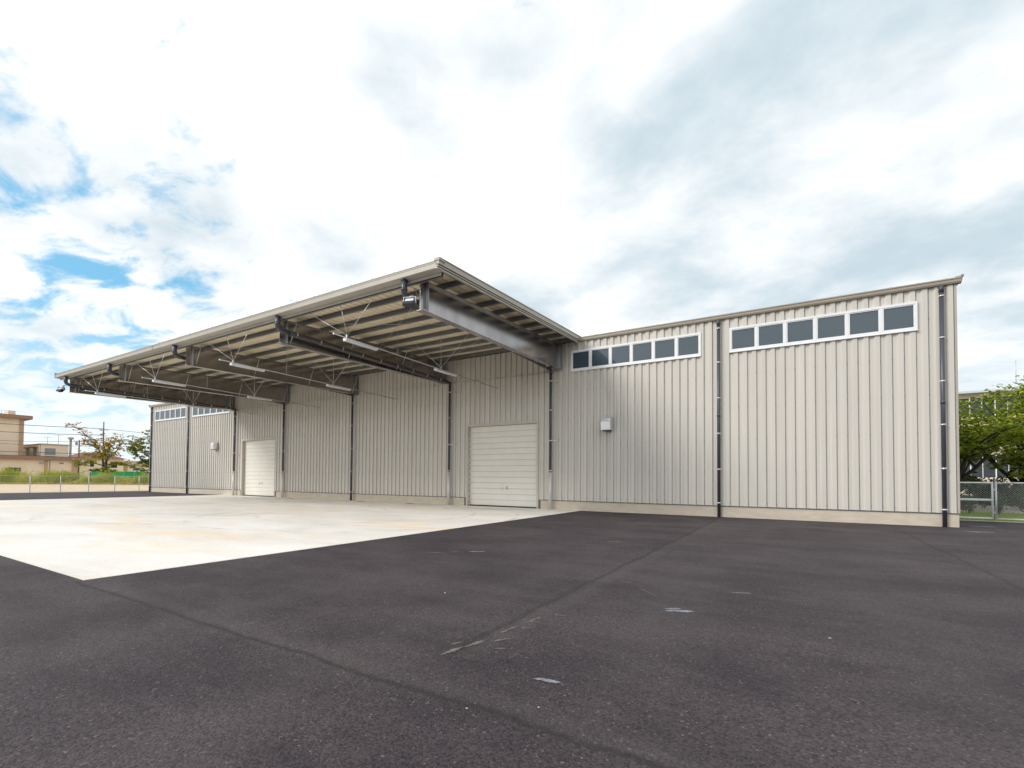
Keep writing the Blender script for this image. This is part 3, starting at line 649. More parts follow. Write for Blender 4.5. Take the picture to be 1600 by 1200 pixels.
def canopy_pipe(x, xh, label, sleeve, mt='pipe'):
    t = thing('downpipe', label, 'downpipe', (x, -0.22, 0), 'rainwater downpipes'); off = (-x, 0.22, 0)
    y = -0.22; z0, z1 = 7.30, 7.12; yf = -10.70
    q = MB(); q.tube([(x, y, 1.9 if sleeve else 0.0), (x, y, 6.95)], 0.07, 14); q.build('pipe', mt, t, off)
    q = MB(); q.tube([(xh, yf, 7.83), (xh, yf, 7.50), (xh, yf+0.02, 7.41), (xh, yf+0.08, 7.335), (xh, yf+0.18, z0), (xh, yf+0.5, z0-0.01)], 0.096, 16); q.build('elbow', 'pipe', t, off)
    q = MB(); q.tube([(xh, yf, 7.845), (xh, yf, 7.78)], 0.108, 16); q.build('socket', 'pipe', t, off); q = MB(); q.tube([(xh, yf, 7.55), (xh, yf, 7.46)], 0.104, 16); q.build('socket', 'pipe', t, off)
    q = MB(); q.tube([(xh, yf+0.5, z0-0.01), (xh, -0.75, z1), (xh+(x-xh)*0.4, -0.40, z1-0.03), (x, y, z1-0.10), (x, y, 6.90)], 0.100, 14); q.build('horizontal_run', 'pipe_brown', t, off)
    for kx in range(9):
        yy = -9.9+kx*1.12; zz = z0+(z1-z0)*(yy-yf)/(-yf-0.75)
        q = MB(); q.tube([(xh, yy-0.014, zz), (xh, yy+0.014, zz)], 0.112, 12); q.tube([(xh, yy, zz+0.085), (xh, yy, zp(yy)-0.003)], 0.007, 5); q.build('hanger', 'purlin', t, off)
        q = MB(); q.box(xh+0.09, xh+0.125, yy-0.02, yy+0.02, zz-0.05, zz+0.05); q.build('hanger_bolt', 'stainless', t, off)
    if sleeve:
        q = MB(); q.tube([(x, y, 0.0), (x, y, 1.86)], 0.082, 16); q.build('guard_sleeve', 'sleeve', t, off)
    zs = [6.5, 5.02, 3.48, 1.97]+([] if sleeve else [0.6])
    for z in zs:
        q = MB(); q.tube([(x, y, z-0.025), (x, y, z+0.025)], 0.086, 14); q.box(x-0.012, x+0.012, y+0.07, -0.002, z-0.015, z+0.015)
        if z in (6.5, 3.48): q.box(x+0.07, x+0.36, y-0.012, y+0.012, z-0.016, z+0.016); q.box(x+0.335, x+0.36, y+0.012, -0.002, z-0.016, z+0.016)
        q.build('clamp', 'clamp', t, off)
canopy_pipe(14.45, 14.46, 'canopy downpipe with pale lower sleeve, right of the near white shutter', True)
canopy_pipe(7.97, 7.80, 'canopy downpipe with pale lower sleeve, left of the near white shutter', True)
canopy_pipe(-0.25, -0.40, 'all dark canopy downpipe at mid wall under the third beam, without a sleeve', False)
canopy_pipe(-7.75, -7.85, 'canopy downpipe with pale lower sleeve, right of the far white shutter', True)
canopy_pipe(-14.35, -14.46, 'canopy downpipe with pale lower sleeve, left of the far white shutter', True)

# ------------------------------------------------------------------ canopy lighting
ORD = ['nearest canopy bay', 'second canopy bay from the right', 'third canopy bay from the right', 'farthest canopy bay']
for i, x in enumerate((11.15, 3.7, -3.7, -11.15)):
    t = thing('light_rail', 'thin steel light rail hanging lengthwise in the '+ORD[i], 'light rail', (x, -5.3, 6.55), 'hanging light rails'); off = (-x, 5.3, -6.55)
    zr_ = lambda y: 6.46-0.014*y
    MB().tube([(x, -10.72, zr_(-10.72)), (x, 0.0-0.1, zr_(-0.1))], 0.021, 6).build('rail', 'galv', t, off)
    MB().tube([(x, -10.74, zr_(-10.74)), (x, -10.70, zr_(-10.7))], 0.034, 8).build('end_cap', 'stainless', t, off)
    for y in (-10.15, -4.85):
        zz = zr_(y)+0.09; pts = min(PY+[-10.43], key=lambda p: abs(p-y))
        for dx in (-1.75, 0.0, 1.75):
            MB().tube([(x, y, zz), (x+dx, pts-0.03, zp(pts)-0.002 if pts > -10 else 7.718)], 0.0085, 5).build('suspension_rod', 'stainless', t, off)
        q = MB(); q.box(x-0.03, x+0.03, y-0.03, y+0.03, zr_(y)-0.03, zz+0.02); q.build('hanger_bracket', 'stainless', t, off)
    for y in (-7.6, -2.3, -0.5):
        q = MB(); q.tube([(x, y, zr_(y)), (x, y, zp(y))], 0.007, 5); q.build('drop_rod', 'galv', t, off)
    for jn, (y0, y1) in enumerate(((-10.25, -8.75), (-5.25, -3.75))):
        lab = ('front white strip light in the ' if jn == 0 else 'rear white strip light, near the wall, in the ')+ORD[i]
        ym = (y0+y1)/2; zz = zr_(ym)-0.021
        lt = thing('strip_light', lab, 'strip light', (x, ym, zz), 'strip lights under the canopy')
        MB().extrude([(-0.045, 0.0), (0.045, 0.0), (0.085, -0.075), (0.085, -0.085), (-0.085, -0.085), (-0.085, -0.075)], -0.73, 0.73, 'y').build('housing', 'lamp', lt)
        for e in (-0.75, 0.73): MB().box(-0.09, 0.09, e, e+0.02, -0.095, 0.004).build('end_cap', 'lamp', lt)
        q = MB(); q.tube([(0, -0.72, -0.10), (0, 0.72, -0.10)], 0.018, 10); q.build('tube', 'lens', lt)
t = thing('wall_conduit', 'thin horizontal conduit running along the wall below the canopy beams', 'conduit', (0, -0.1, 7.0)); off = (0, 0.1, -7.0)
MB().tube([(-15.0, -0.13, 6.99), (15.0, -0.13, 6.99)], 0.014, 6).build('conduit_tube', 'galv', t, off)
x = -14.0
while x < 15: MB().box(x-0.02, x+0.02, -0.13, -0.002, 7.0, 7.05).build('saddle', 'galv', t, off); x += 1.48

def floodlight(x, label, rz):
    t = thing('floodlight', label, 'floodlight', (x, -10.80, 7.0), 'floodlights on the outer beams')
    t.rotation_euler = (0, 0, rz)
    rot = Matrix.Rotation(R(-38), 4, 'X') @ Matrix.Scale(1.2, 4)
    def put(b, n, mt):
        me = b.mesh(n, mt); me.transform(rot); return link(n, me, t)
    h = MB(); h.extrude([(-0.15, -0.15), (0.15, -0.15), (0.15, 0.15), (-0.15, 0.15)], -0.06, 0.0, 'y'); h.extrude([(-0.12, -0.12), (0.12, -0.12), (0.12, 0.12), (-0.12, 0.12)], 0.001, 0.07, 'y')
    for q in range(-4, 5): h.box(q*0.026-0.004, q*0.026+0.004, 0.071, 0.10, -0.11, 0.11)
    hb = put(h, 'housing', 'black')
    put(MB().box(-0.115, 0.115, -0.066, -0.0605, -0.02, 0.125), 'lens', 'lens')
    put(MB().box(-0.115, 0.115, -0.066, -0.0605, -0.125, -0.024), 'driver_cover', 'black')
    b = MB(); b.box(-0.205, -0.187, -0.03, 0.03, -0.02, 0.16); b.box(0.187, 0.205, -0.03, 0.03, -0.02, 0.16); b.box(-0.205, 0.205, -0.03, 0.03, 0.161, 0.175)
    b.tube([(0, 0, 0.17), (0, 0.24, 0.30)], 0.03, 8); b.build('bracket', 'stainless', t)
floodlight(14.80, 'black floodlight with pale lens on the tip of the nearest canopy beam', R(20))
floodlight(-14.9, 'black floodlight on the tip of the farthest canopy beam', R(20))

# ------------------------------------------------------------------ vents, drains
def vent(x, label):
    t = thing('vent_hood', label, 'vent hood', (x, -0.04, 4.17), 'vent hoods')
    MB().box(-0.27, 0.27, -0.06, -0.001, -0.33, 0.33).build('back_plate', 'trim_light', t)
    pr = [(-0.061, 0.28)]+[(-0.20-0.19*math.sin(a), 0.09+0.19*math.cos(a)) for a in [R(q) for q in range(0, 91, 15)]]+[(-0.39, -0.29), (-0.37, -0.31), (-0.061, -0.31)]
    MB().extrude(pr, -0.235, 0.235).build('hood', 'stainless', t)
    MB().box(-0.18, 0.18, -0.33, -0.10, -0.34, -0.312).build('louvre', 'black', t)
    MB().tube([(0.1, -0.05, -0.34), (0.1, -0.05, -0.42)], 0.02, 8).build('drip_tube', 'black', t)
vent(17.42, 'steel vent hood on the near right wall below the window strip')
vent(-17.42, 'steel vent hood on the far left wall below the window strip')
for x, y, lab in ((5.28, -0.55, 'round iron drain cover in the apron, closest to the near shutter'), (1.21, -0.7, 'round iron drain cover just right of the dark mid wall pipe'), (-6.1, -0.7, 'round iron drain cover closest to the far shutter')):
    t = thing('drain_cover', lab, 'drain cover', (x, y, 0.012), 'drain covers in the apron')
    MB().tube([(0, 0, 0), (0, 0, 0.006)], 0.27, 24).build('rim', 'kerb', t); MB().tube([(0, 0, 0), (0, 0, 0.012)], 0.22, 24).build('lid', 'iron', t)

# ------------------------------------------------------------------ chain link
def chain(x_len, z0, z1, pitch, r=0.0035):
    """diamond netting in the local XZ plane, as one part"""
    b = MB(); h = z1-z0
    n = int((x_len+h)/pitch)+1
    for k in range(n):
        for sg in (1, -1):
            xa = -h+k*pitch; pa = [xa, 0.0]; pb = [xa+h, h]
            if pa[0] < 0: pa = [0.0, -xa]
            if pb[0] > x_len: pb = [x_len, x_len-xa]
            if pb[0]-pa[0] < 0.01: continue
            if sg < 0: pa = [x_len-pa[0], pa[1]]; pb = [x_len-pb[0], pb[1]]
            b.tube([(pa[0], 0.002*sg, z0+pa[1]), (pb[0], 0.002*sg, z0+pb[1])], r, 3, cap=False)
    b.sm = []
    return b
# left boundary fence along x = -32.3
fl = thing('chain_link_fence', 'low chain link fence beside the bare sand lot on the far left', 'fence', (-32.3, 0, 0))
net = chain(2.0, 0.06, 1.48, 0.10, 0.0016).mesh('netting', 'fence'); net.transform(Matrix.Rotation(R(90), 4, 'Z'))
pm = MB().tube([(0, 0, -0.05), (0, 0, 1.54)], 0.03, 10).mesh('post', 'fence')
rm = MB().tube([(0.0, 0, 1.50), (0, 2.0, 1.50)], 0.017, 8).mesh('rail', 'fence'); rm2 = MB().tube([(0, 0, 0.07), (0, 2, 0.07)], 0.008, 6).mesh('tension_wire', 'fence')
for i in range(-8, 14):
    y = 0.1+i*2.0
    link('post', pm, fl, (0, y, 0)); link('netting', net, fl, (0, y, 0)); link('rail', rm, fl, (0, y, 0)); link('tension_wire', rm2, fl, (0, y, 0))
# right fence and gate along y = 4.1
fr = thing('chain_link_fence', 'grey chain link fence with pale top rail right of the gate', 'fence', (31.80, 4.1, 0))
net = chain(1.94, 0.12, 1.50, 0.085, 0.0022).mesh('netting', 'fence_white'); pm = MB().tube([(0, 0, -0.05), (0, 0, 1.58)], 0.036, 12).mesh('post', 'fence')
rm = MB().tube([(0.04, 0, 1.52), (1.96, 0, 1.52)], 0.024, 8).mesh('rail', 'fence_white')
for i in range(8):
    link('post', pm, fr, (i*2.0, 0, 0)); link('netting', net, fr, (i*2.0+0.03, 0, 0)); link('rail', rm, fr, (i*2.0, 0, 0)); link('rail', rm, fr, (i*2.0, 0, -1.41))
gt = thing('fence_gate', 'pale framed chain link gate beside the near right corner of the warehouse', 'gate', (30.1, 4.1, 0))
b = MB()
for z in (0.12, 1.52, 0.84): b.tube([(0.10, 0, z), (1.60, 0, z)], 0.030 if z != 0.84 else 0.046, 8)
for x in (0.10, 1.60): b.tube([(x, 0, 0.10), (x, 0, 1.55)], 0.033, 8)
b.build('gate_frame', 'fence_white', gt)
chain(1.46, 0.13, 0.82, 0.085, 0.0022).build('netting', 'fence_white', gt, (0.12, 0, 0)); chain(1.46, 0.86, 1.50, 0.085, 0.0022).build('netting', 'fence_white', gt, (0.12, 0, 0))
MB().tube([(0, 0, -0.05), (0, 0, 1.58)], 0.036, 12).build('post', 'fence', gt)
for z in (0.35, 1.25): MB().box(1.60, 1.70, -0.03, 0.03, z-0.04, z+0.04).build('hinge', 'fence', gt)

# ------------------------------------------------------------------ vegetation
def leaves(name, pts, size, mt, parent=None, flat=0.5, seed=1, loc=(0, 0, 0), elong=1.6):
    """pts: (position, tint); each becomes one leaf-sized folded quad"""
    r = random.Random(seed); v = []; f = []; tint = []
    for p, tn in pts:
        a = r.uniform(0, 2*math.pi); s = size*r.uniform(0.6, 1.35)
        nrm = Vector((r.gauss(0, flat), r.gauss(0, flat), 1)).normalized()
        u = nrm.cross(Vector((math.cos(a), math.sin(a), 0.1))).normalized(); w = nrm.cross(u)
        i = len(v); u = u*s*elong*0.5; w = w*s*0.5
        v += [tuple(p-u), tuple(p+w+nrm*s*0.08), tuple(p+u), tuple(p-w+nrm*s*0.08)]
        f.append((i, i+1, i+2, i+3)); tint.append(max(0, min(1, tn+r.gauss(0, 0.16))))
    me = bpy.data.meshes.new(name); me.from_pydata(v, [], f); me.materials.append(MT[mt])
    at = me.attributes.new('tint', 'FLOAT', 'FACE'); at.data.foreach_set('value', tint)
    return link(name, me, parent, loc)

def tree(name, label, loc, height, spread, fork, mt_leaf, mt_bark, seed, leaf, n_limb=5, per=30, trunk_r=0.22, flatten=0.35, group=None, levels=3, lean=(0, 0), cl=0.35, sag=0.0, sparse_top=False):
    r = random.Random(seed); t = thing(name, label, 'tree', loc, group)
    b = MB(); pts = []
    def wander(p, d, L, n, up_):
        out = [p.copy()]; q = p.copy(); dd = d.copy()
        for k in range(n):
            dd = (dd+Vector((r.gauss(0, .16), r.gauss(0, .16), r.gauss(0, .10)+up_))).normalized(); q = q+dd*(L/n); out.append(q.copy())
        return out, dd
    def foliage(path, dens):
        tn0 = r.uniform(0.15, 0.85)
        for q in range(int(per*dens)):
            k = r.randrange(max(1, len(path)//3), len(path)); p = path[k]
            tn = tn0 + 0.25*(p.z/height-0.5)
            pts.append((p+Vector((r.gauss(0, cl), r.gauss(0, cl), r.gauss(0, cl*flatten))), tn))
    def grow(p, d, L, rad, lev):
        n = 5 if lev < levels else 4
        path, dd = wander(p, d, L, n, 0.05 if lev < 2 else sag)
        b.tube(path, [rad*(1-0.55*k/n) for k in range(n+1)], 7 if lev < 2 else 4, cap=False)
        if lev >= levels-1:
            dens = 1.0 if lev == levels else 0.45
            if sparse_top and path[-1].z > 0.72*height: dens *= 0.35
            foliage(path, dens)
        if lev < levels:
            nb = r.randint(3, 4) if lev < 2 else r.randint(3, 5)
            for q in range(nb):
                k = r.randint(2, n); base = path[k]
                az = r.uniform(0, 2*math.pi)
                side = Vector((math.cos(az), math.sin(az), r.uniform(-0.05, 0.45)))
                nd = (dd*0.55+side*0.8).normalized()
                grow(base, nd, L*r.uniform(0.5, 0.75), rad*0.5, lev+1)
    trunk, dd = wander(Vector((0, 0, -0.1)), Vector((lean[0], lean[1], 1)).normalized(), fork, 5, 0.1)
    b.tube(trunk, [trunk_r*(1.25-0.35*k/5) for k in range(6)], 10)
    for q in range(n_limb):
        az = 2*math.pi*(q+r.uniform(-.3, .3))/n_limb
        tilt = r.uniform(0.35, 1.0) if q else 0.12
        d = Vector((math.cos(az)*tilt*spread/height*1.8, math.sin(az)*tilt*spread/height*1.8, 1.0)).normalized()
        L = (height-fork)*r.uniform(0.50, 0.68)
        grow(trunk[r.randint(3, 5)], d, L, trunk_r*r.uniform(0.45, 0.7), 1)
    zmax = max(p.z for p, _ in pts); sc = height/zmax
    pts = [(Vector((p.x, p.y, p.z*sc)), tn) for p, tn in pts]; b.v = [(x, y, z*sc) for x, y, z in b.v]
    b.build('trunk', mt_bark, t); leaves('crown', pts, leaf, mt_leaf, t, seed=seed)
    return t

def shaped_tree(label, loc, limbs, leaf, mt_leaf, seed, per, group, base_r=0.26, dens_hi=0.45, hz=8.0):
    """limbs: paths of (sideways, depth, height, radius); sideways runs along the boundary road"""
    r = random.Random(seed); t = thing('autumn_tree', label, 'tree', loc, group); b = MB(); pts = []
    ax = Vector((0.857, 0.515, 0)); ay = Vector((-0.515, 0.857, 0))
    def P(q): return ax*q[0]+ay*q[1]+Vector((0, 0, q[2]))
    for path, tint in limbs:
        pv = [P(q) for q in path]; rr = [q[3] for q in path]
        fine = []; fr = []
        for k in range(len(pv)-1):
            for m_ in range(4):
                f = m_/4; fine.append(pv[k].lerp(pv[k+1], f)+Vector((r.gauss(0, .05), r.gauss(0, .05), r.gauss(0, .05)))); fr.append(rr[k]+(rr[k+1]-rr[k])*f)
        fine.append(pv[-1]); fr.append(rr[-1]); b.tube(fine, fr, 7, cap=False)
        for k in range(3, len(fine)):
            if fr[k] > 0.15: continue
            for q in range(r.randint(1, 3)):
                d = Vector((r.gauss(0, 1), r.gauss(0, 1), r.gauss(0.15, .35))).normalized(); L_ = r.uniform(0.5, 1.7)
                tw = [fine[k]]
                for m_ in range(3): d = (d+Vector((r.gauss(0, .2), r.gauss(0, .2), r.gauss(0.02, .15)))).normalized(); tw.append(tw[-1]+d*L_/3)
                b.tube(tw, [0.035, 0.028, 0.02, 0.012], 4, cap=False)
                dn = per*(dens_hi if fine[k].z > hz else 1.0)
                for m_ in range(int(dn*r.uniform(.4, 1.5))):
                    p = tw[r.randint(1, 3)].lerp(tw[r.randint(1, 3)], r.random()); pts.append((p+Vector((r.gauss(0, .26), r.gauss(0, .22), r.gauss(0, .09))), tint+0.12-0.02*(p.z-6)+r.gauss(0, .14)))
    b.build('trunk', 'bark', t); leaves('crown', pts, leaf, mt_leaf, t, seed=seed); return t
shaped_tree('sparse orange and olive autumn tree standing before the cream house', (-85, 14.9, 0), [
    ([(0, 0, -0.1, .34), (0.05, 0, 1.8, .28), (-0.05, 0, 3.2, .25), (-0.15, 0.1, 4.7, .20), (-0.6, 0.2, 6.0, .15), (-0.85, 0.1, 8.0, .10), (-0.8, 0, 9.9, .05)], .25),
    ([(-0.1, 0.15, 0.0, .24), (-0.55, 0.3, 1.9, .20), (-1.0, 0.4, 3.6, .17), (-1.1, 0.3, 5.3, .13), (-1.9, 0.1, 6.9, .10), (-3.2, -0.3, 8.6, .06), (-4.6, -0.5, 10.0, .035), (-6.4, -0.6, 10.9, .015)], .2),
    ([(-0.05, 0, 3.6, .18), (0.35, -0.4, 4.7, .15), (0.7, -0.6, 6.0, .11), (1.2, -0.8, 7.2, .07), (1.5, -0.9, 8.4, .04)], .4),
    ([(0.4, -0.4, 4.9, .11), (1.4, 0.4, 6.2, .08), (2.2, 0.8, 8.0, .05), (1.4, 1.2, 9.3, .03)], .25),
    ([(-0.15, 0.1, 4.6, .12), (-1.6, 0.9, 5.1, .09), (-3.4, 1.4, 5.4, .06), (-5.6, 1.6, 5.6, .03)], .55),
    ([(-0.9, 0.3, 3.4, .10), (-2.2, -0.7, 4.0, .07), (-3.6, -1.2, 3.8, .045), (-4.6, -1.5, 3.3, .02)], .75),
    ([(0.0, 0, 2.9, .10), (1.1, 0.8, 3.6, .07), (2.2, 1.0, 3.9, .04), (3.0, 1.1, 3.4, .02)], .85),
    ([(0.3, -0.3, 4.4, .10), (1.5, -1.2, 5.0, .06), (2.6, -1.6, 5.3, .03)], .7),
    ([(-1.1, 0.3, 5.2, .09), (-2.4, 1.0, 6.2, .06), (-3.9, 1.4, 7.5, .035), (-4.8, 1.5, 8.4, .02)], .35),
    ([(-0.6, 0.2, 6.1, .09), (0.2, 1.0, 7.2, .06), (0.7, 1.2, 8.6, .03)], .2),
    ([(-1.8, 0.1, 6.7, .07), (-2.6, -1.2, 7.6, .05), (-3.0, -1.6, 9.2, .025)], .2),
    ([(-0.5, 0.2, 2.2, .08), (-1.6, -0.6, 2.5, .05), (-2.8, -0.8, 2.4, .03)], .9),
    ([(0.05, 0, 2.0, .08), (0.9, -0.7, 2.6, .05), (1.9, -0.9, 2.5, .03)], .9),
    ], 0.30, 'leaf_autumn', 11, 11, 'trees beyond the sand lot')
shaped_tree('olive leaved tree half hidden by the far left corner of the warehouse', (-70, 16.2, 0), [
    ([(0, 0, -0.1, .28), (0.05, 0, 2.0, .22), (0.0, 0, 4.0, .18), (0.1, 0, 5.8, .13), (0.2, 0.2, 7.6, .08), (0.0, 0.2, 9.4, .03)], .6),
    ([(0, 0, 2.4, .13), (-1.1, 0.2, 3.4, .11), (-2.3, 0.3, 4.6, .09), (-3.3, 0.3, 5.8, .07), (-3.4, 0.3, 6.6, .05), (-3.5, 0.3, 8.2, .025)], .6),
    ([(0.05, 0, 4.2, .11), (-0.9, -0.6, 5.4, .08), (-1.8, -1.0, 6.5, .05), (-2.4, -1.2, 7.2, .03)], .5),
    ([(0.1, 0, 5.4, .09), (-0.6, 0.8, 6.8, .06), (-1.0, 1.0, 8.4, .03), (-1.5, 1.1, 9.3, .015)], .5),
    ([(0.0, 0, 3.0, .11), (1.2, 0.6, 4.2, .08), (2.4, 0.9, 5.6, .05), (3.2, 1.0, 7.0, .03)], .6),
    ([(0.1, 0, 4.8, .09), (1.3, -0.6, 6.2, .06), (2.0, -0.9, 7.8, .03)], .55),
    ([(0, 0, 2.0, .09), (-1.4, -0.9, 2.6, .06), (-2.6, -1.3, 2.9, .03)], .9),
    ([(0, 0, 2.6, .09), (-1.0, 0.9, 3.6, .06), (-2.0, 1.4, 4.0, .03)], .8),
    ([(0.1, 0, 6.2, .07), (1.0, 0.7, 7.6, .05), (1.4, 0.9, 8.8, .02)], .55),
    ], 0.27, 'leaf_olive', 23, 20, 'trees beyond the sand lot')
tree('cherry_tree', 'green layered tree with dark low trunk behind the right gate', (33.0, 14.0, 0), 7.15, 7.8, 1.3, 'leaf_green', 'bark_dark', 5, 0.15, n_limb=9, per=72, trunk_r=0.19, flatten=0.13, cl=0.42, group='trees behind the right fence', sag=-0.03)
tree('cherry_tree', 'green tree at the right picture edge behind the chain link fence', (38.6, 15.5, 0), 7.4, 8.0, 1.4, 'leaf_green', 'bark_dark', 8, 0.16, n_limb=9, per=70, trunk_r=0.20, flatten=0.13, cl=0.44, group='trees behind the right fence', sag=-0.03)
tree('cherry_tree', 'further green tree filling the gap between the gate tree and the edge tree', (36.9, 18.6, 0), 7.7, 8.0, 1.6, 'leaf_green', 'bark_dark', 15, 0.17, n_limb=9, per=42, trunk_r=0.20, flatten=0.13, cl=0.46, group='trees behind the right fence', sag=-0.03)

def shrub(label, loc, h, w, n, seed, mt='leaf_shrub', leaf=0.06, group='young shrubs behind the right fence'):
    r = random.Random(seed); t = thing('shrub', label, 'shrub', loc, group); b = MB(); pts = []
    for q in range(9):
        a = r.uniform(0, 6.28); tip = Vector((math.cos(a)*w*0.5*r.uniform(.3, 1), math.sin(a)*w*0.5*r.uniform(.3, 1), h*r.uniform(.65, 1)))
        mid = tip*0.5+Vector((0, 0, h*0.1)); b.tube([(0, 0, -0.02), tuple(mid), tuple(tip)], [0.012, 0.009, 0.005], 4, cap=False)
        for k in range(n//9):
            s = r.uniform(0.15, 1.0); p = (mid*(2*s) if s < 0.5 else mid+(tip-mid)*(2*s-1))
            pts.append((p+Vector((r.gauss(0, w*0.10), r.gauss(0, w*0.10), r.gauss(0, h*0.05))), r.uniform(0.1, 0.9)))
    b.build('stems', 'bark', t); leaves('foliage', pts, leaf, mt, t, flat=0.9, seed=seed)
shrub('small leafy shrub directly behind the gate', (31.85, 7.6, 0.08), 0.95, 0.7, 420, 1)
shrub('thin young shrub close behind the right gate post', (32.75, 7.4, 0.08), 1.05, 0.6, 420, 2)
shrub('bushy young shrub behind the first fence panel right of the gate', (33.7, 7.6, 0.09), 1.25, 0.9, 650, 3)
shrub('dark rounded bush on the pale path at the right edge', (36.2, 17.0, 0.0), 1.7, 2.4, 1500, 4, leaf=0.11)
shrub('dark bush under the cherry tree behind the gate', (34.6, 16.6, 0.0), 1.9, 2.2, 1500, 5, leaf=0.11)
shrub('low bush to the left below the cherry tree', (32.4, 15.2, 0.0), 2.2, 2.4, 1600, 6, leaf=0.13)
hd = []
r = random.Random(3)
for q in range(9000):
    x = r.uniform(24, 62); hd.append((Vector((x, 22+r.gauss(0, .5), r.uniform(0.05, 1.5+0.4*math.sin(x*1.3)))), r.uniform(0, .55)))
tag(leaves('hedge', hd, 0.2, 'leaf_shrub', None, flat=0.9, seed=9), 'dark clipped hedge at the back of the pale path on the right', 'hedge')

# ground cover
r = random.Random(12); gp_ = []
v = []; f = []; tint = []
def blade(x, y, z, h, w, tn):
    a = r.uniform(0, 6.28); dx, dy = math.cos(a)*w, math.sin(a)*w; lx, ly = r.gauss(0, h*.25), r.gauss(0, h*.25); i = len(v)
    v.extend([(x-dx, y-dy, z), (x+dx, y+dy, z), (x+lx, y+ly, z+h)]); f.append((i, i+1, i+2)); tint.append(max(0, min(1, tn)))
for q in range(26000):
    y = r.uniform(4.2, 8.7); x = r.uniform(29.5, 46); blade(x, y, -0.005+0.125*(y-4.18)/4.4, r.uniform(0.04, 0.13), 0.006, r.gauss(.5, .2))
me = bpy.data.meshes.new('grass'); me.from_pydata(v, [], f); me.materials.append(MT['grass']); at = me.attributes.new('tint', 'FLOAT', 'FACE'); at.data.foreach_set('value', tint)
g = link('grass', me); g['kind'] = 'stuff'; g['label'] = 'bright green grass strip behind the right fence'
v, f, tint = [], [], []
pa, pb = Vector((-97.0, -4.0)), Vector((-66.0, 25.0)); nrm = Vector((-(pb-pa).y, (pb-pa).x)).normalized()
for q in range(24000):
    s = r.random(); dpt = abs(r.gauss(0, 1))*2.2; p = pa+(pb-pa)*s+nrm*dpt
    hh = (1.15+0.4*math.sin(s*37)+0.3*math.sin(s*91+1))*r.uniform(0.35, 1.15)*min(1, 0.35+dpt*0.9)
    hh *= 1.25 if s < 0.45 else 1.0
    tn = 0.35+0.35*math.sin(s*53+2)*math.sin(s*17)
    if dpt < 0.25: hh = r.uniform(.1, .3); tn = 0.95
    blade(p.x, p.y, -0.015, hh*1.25, 0.05, r.gauss(tn, .18))
    if r.random() < 0.8:
        for c in range(2):
            zz = hh*r.uniform(0.4, 1.2); i = len(v); a = r.uniform(0, 6.28); w = r.uniform(.06, .16); px, py = p.x+r.gauss(0, .12), p.y+r.gauss(0, .12)
            v.extend([(px-w*math.cos(a), py-w*math.sin(a), zz), (px, py, zz-w*.5), (px+w*math.cos(a), py+w*math.sin(a), zz+.03), (px, py, zz+w*.6)]); f.append((i, i+1, i+2, i+3)); tint.append(max(0, min(1, r.gauss(tn, .2))))
me = bpy.data.meshes.new('weeds'); me.from_pydata(v, [], f); me.materials.append(MT['weed']); at = me.attributes.new('tint', 'FLOAT', 'FACE'); at.data.foreach_set('value', tint)
g = link('weeds', me); g['kind'] = 'stuff'; g['label'] = 'tall yellow green weeds along the back of the sand lot'

# ------------------------------------------------------------------ far left buildings
lb = thing('low_tan_building', 'single storey tan building with deep brown fascia behind the weeds', 'building', (-105, 0, 0)); off = (105, 0, 0)
MB().box(-123, -105.06, -30, 16.6, -0.05, 4.62).build('wall', 'tan', lb, off)
MB().box(-124, -104.45, -31, 17.1, 4.62, 5.34).build('roof_fascia', 'brown', lb, off)
MB().box(-123.6, -104.7, -30.6, 16.8, 5.341, 5.40).build('roof_edge', 'black', lb, off)
for a, b_ in ((15.73, 16.65), (11.5, 12.35), (3.0, 3.8), (-5.5, -4.7)): MB().box(-105.055, -104.9, a, b_, 0, 4.618).build('pilaster', 'brownpil', lb, off)
MB().tube([(-104.82, 12.0, 0), (-104.82, 12.0, 4.6)], 0.06, 8).build('downpipe', 'lamp', lb, off)
f_ = MB().box(-105.055, -104.97, 6.05, 8.1, 2.15, 2.98).build('window', 'black', lb, off)
MB().box(-104.968, -104.96, 6.12, 7.05, 2.2, 2.93).build('pane', 'farglass', f_); MB().box(-104.968, -104.96, 7.10, 8.03, 2.2, 2.93).build('pane', 'farglass', f_)
for o in f_.children: o.location = (0, 0, 0)
q = MB(); q.box(-105.05, -104.75, 10.75, 11.3, 3.85, 4.15); q.build('wall_lamp', 'trim_light', lb, off)
MB().box(-105.05, -104.98, 13.75, 14.4, 3.9, 4.2).build('vent_grille', 'greynet', lb, off)
rb = thing('rooftop_house', 'small tan rooftop storey with grey shutter window above the brown fascia', 'building', (-109, 11.9, 5.4)); off = (109, -11.9, -5.4)
MB().box(-121, -109, 11.9, 16.25, 5.405, 8.02).build('wall', 'tan', rb, off); MB().box(-121.2, -108.85, 11.75, 16.4, 8.022, 8.14).build('roof', 'brownpil', rb, off)
MB().box(-108.998, -108.93, 12.5, 14.15, 5.75, 7.22).build('window', 'greynet', rb, off); MB().box(-108.998, -108.85, 12.45, 14.2, 5.60, 5.748).build('sill', 'lamp', rb, off)
for xx in (-112.5, -117.2):
    MB().box(xx-0.9, xx+0.9, 11.84, 11.898, 5.41, 7.25).build('door', 'greynet', rb, off); MB().box(xx-1.3, xx+1.3, 11.1, 11.88, 7.35, 7.48).build('door_canopy', 'brown', rb, off)
MB().tube([(-109.4, 11.8, 5.41), (-109.4, 11.8, 7.9)], 0.09, 8).build('vent_pipe', 'lamp', rb, off)
tb = thing('tall_tan_building', 'taller tan block with overhanging brown roof slab at the left edge', 'building', (-110, 0, 0)); off = (110, 0, 0)
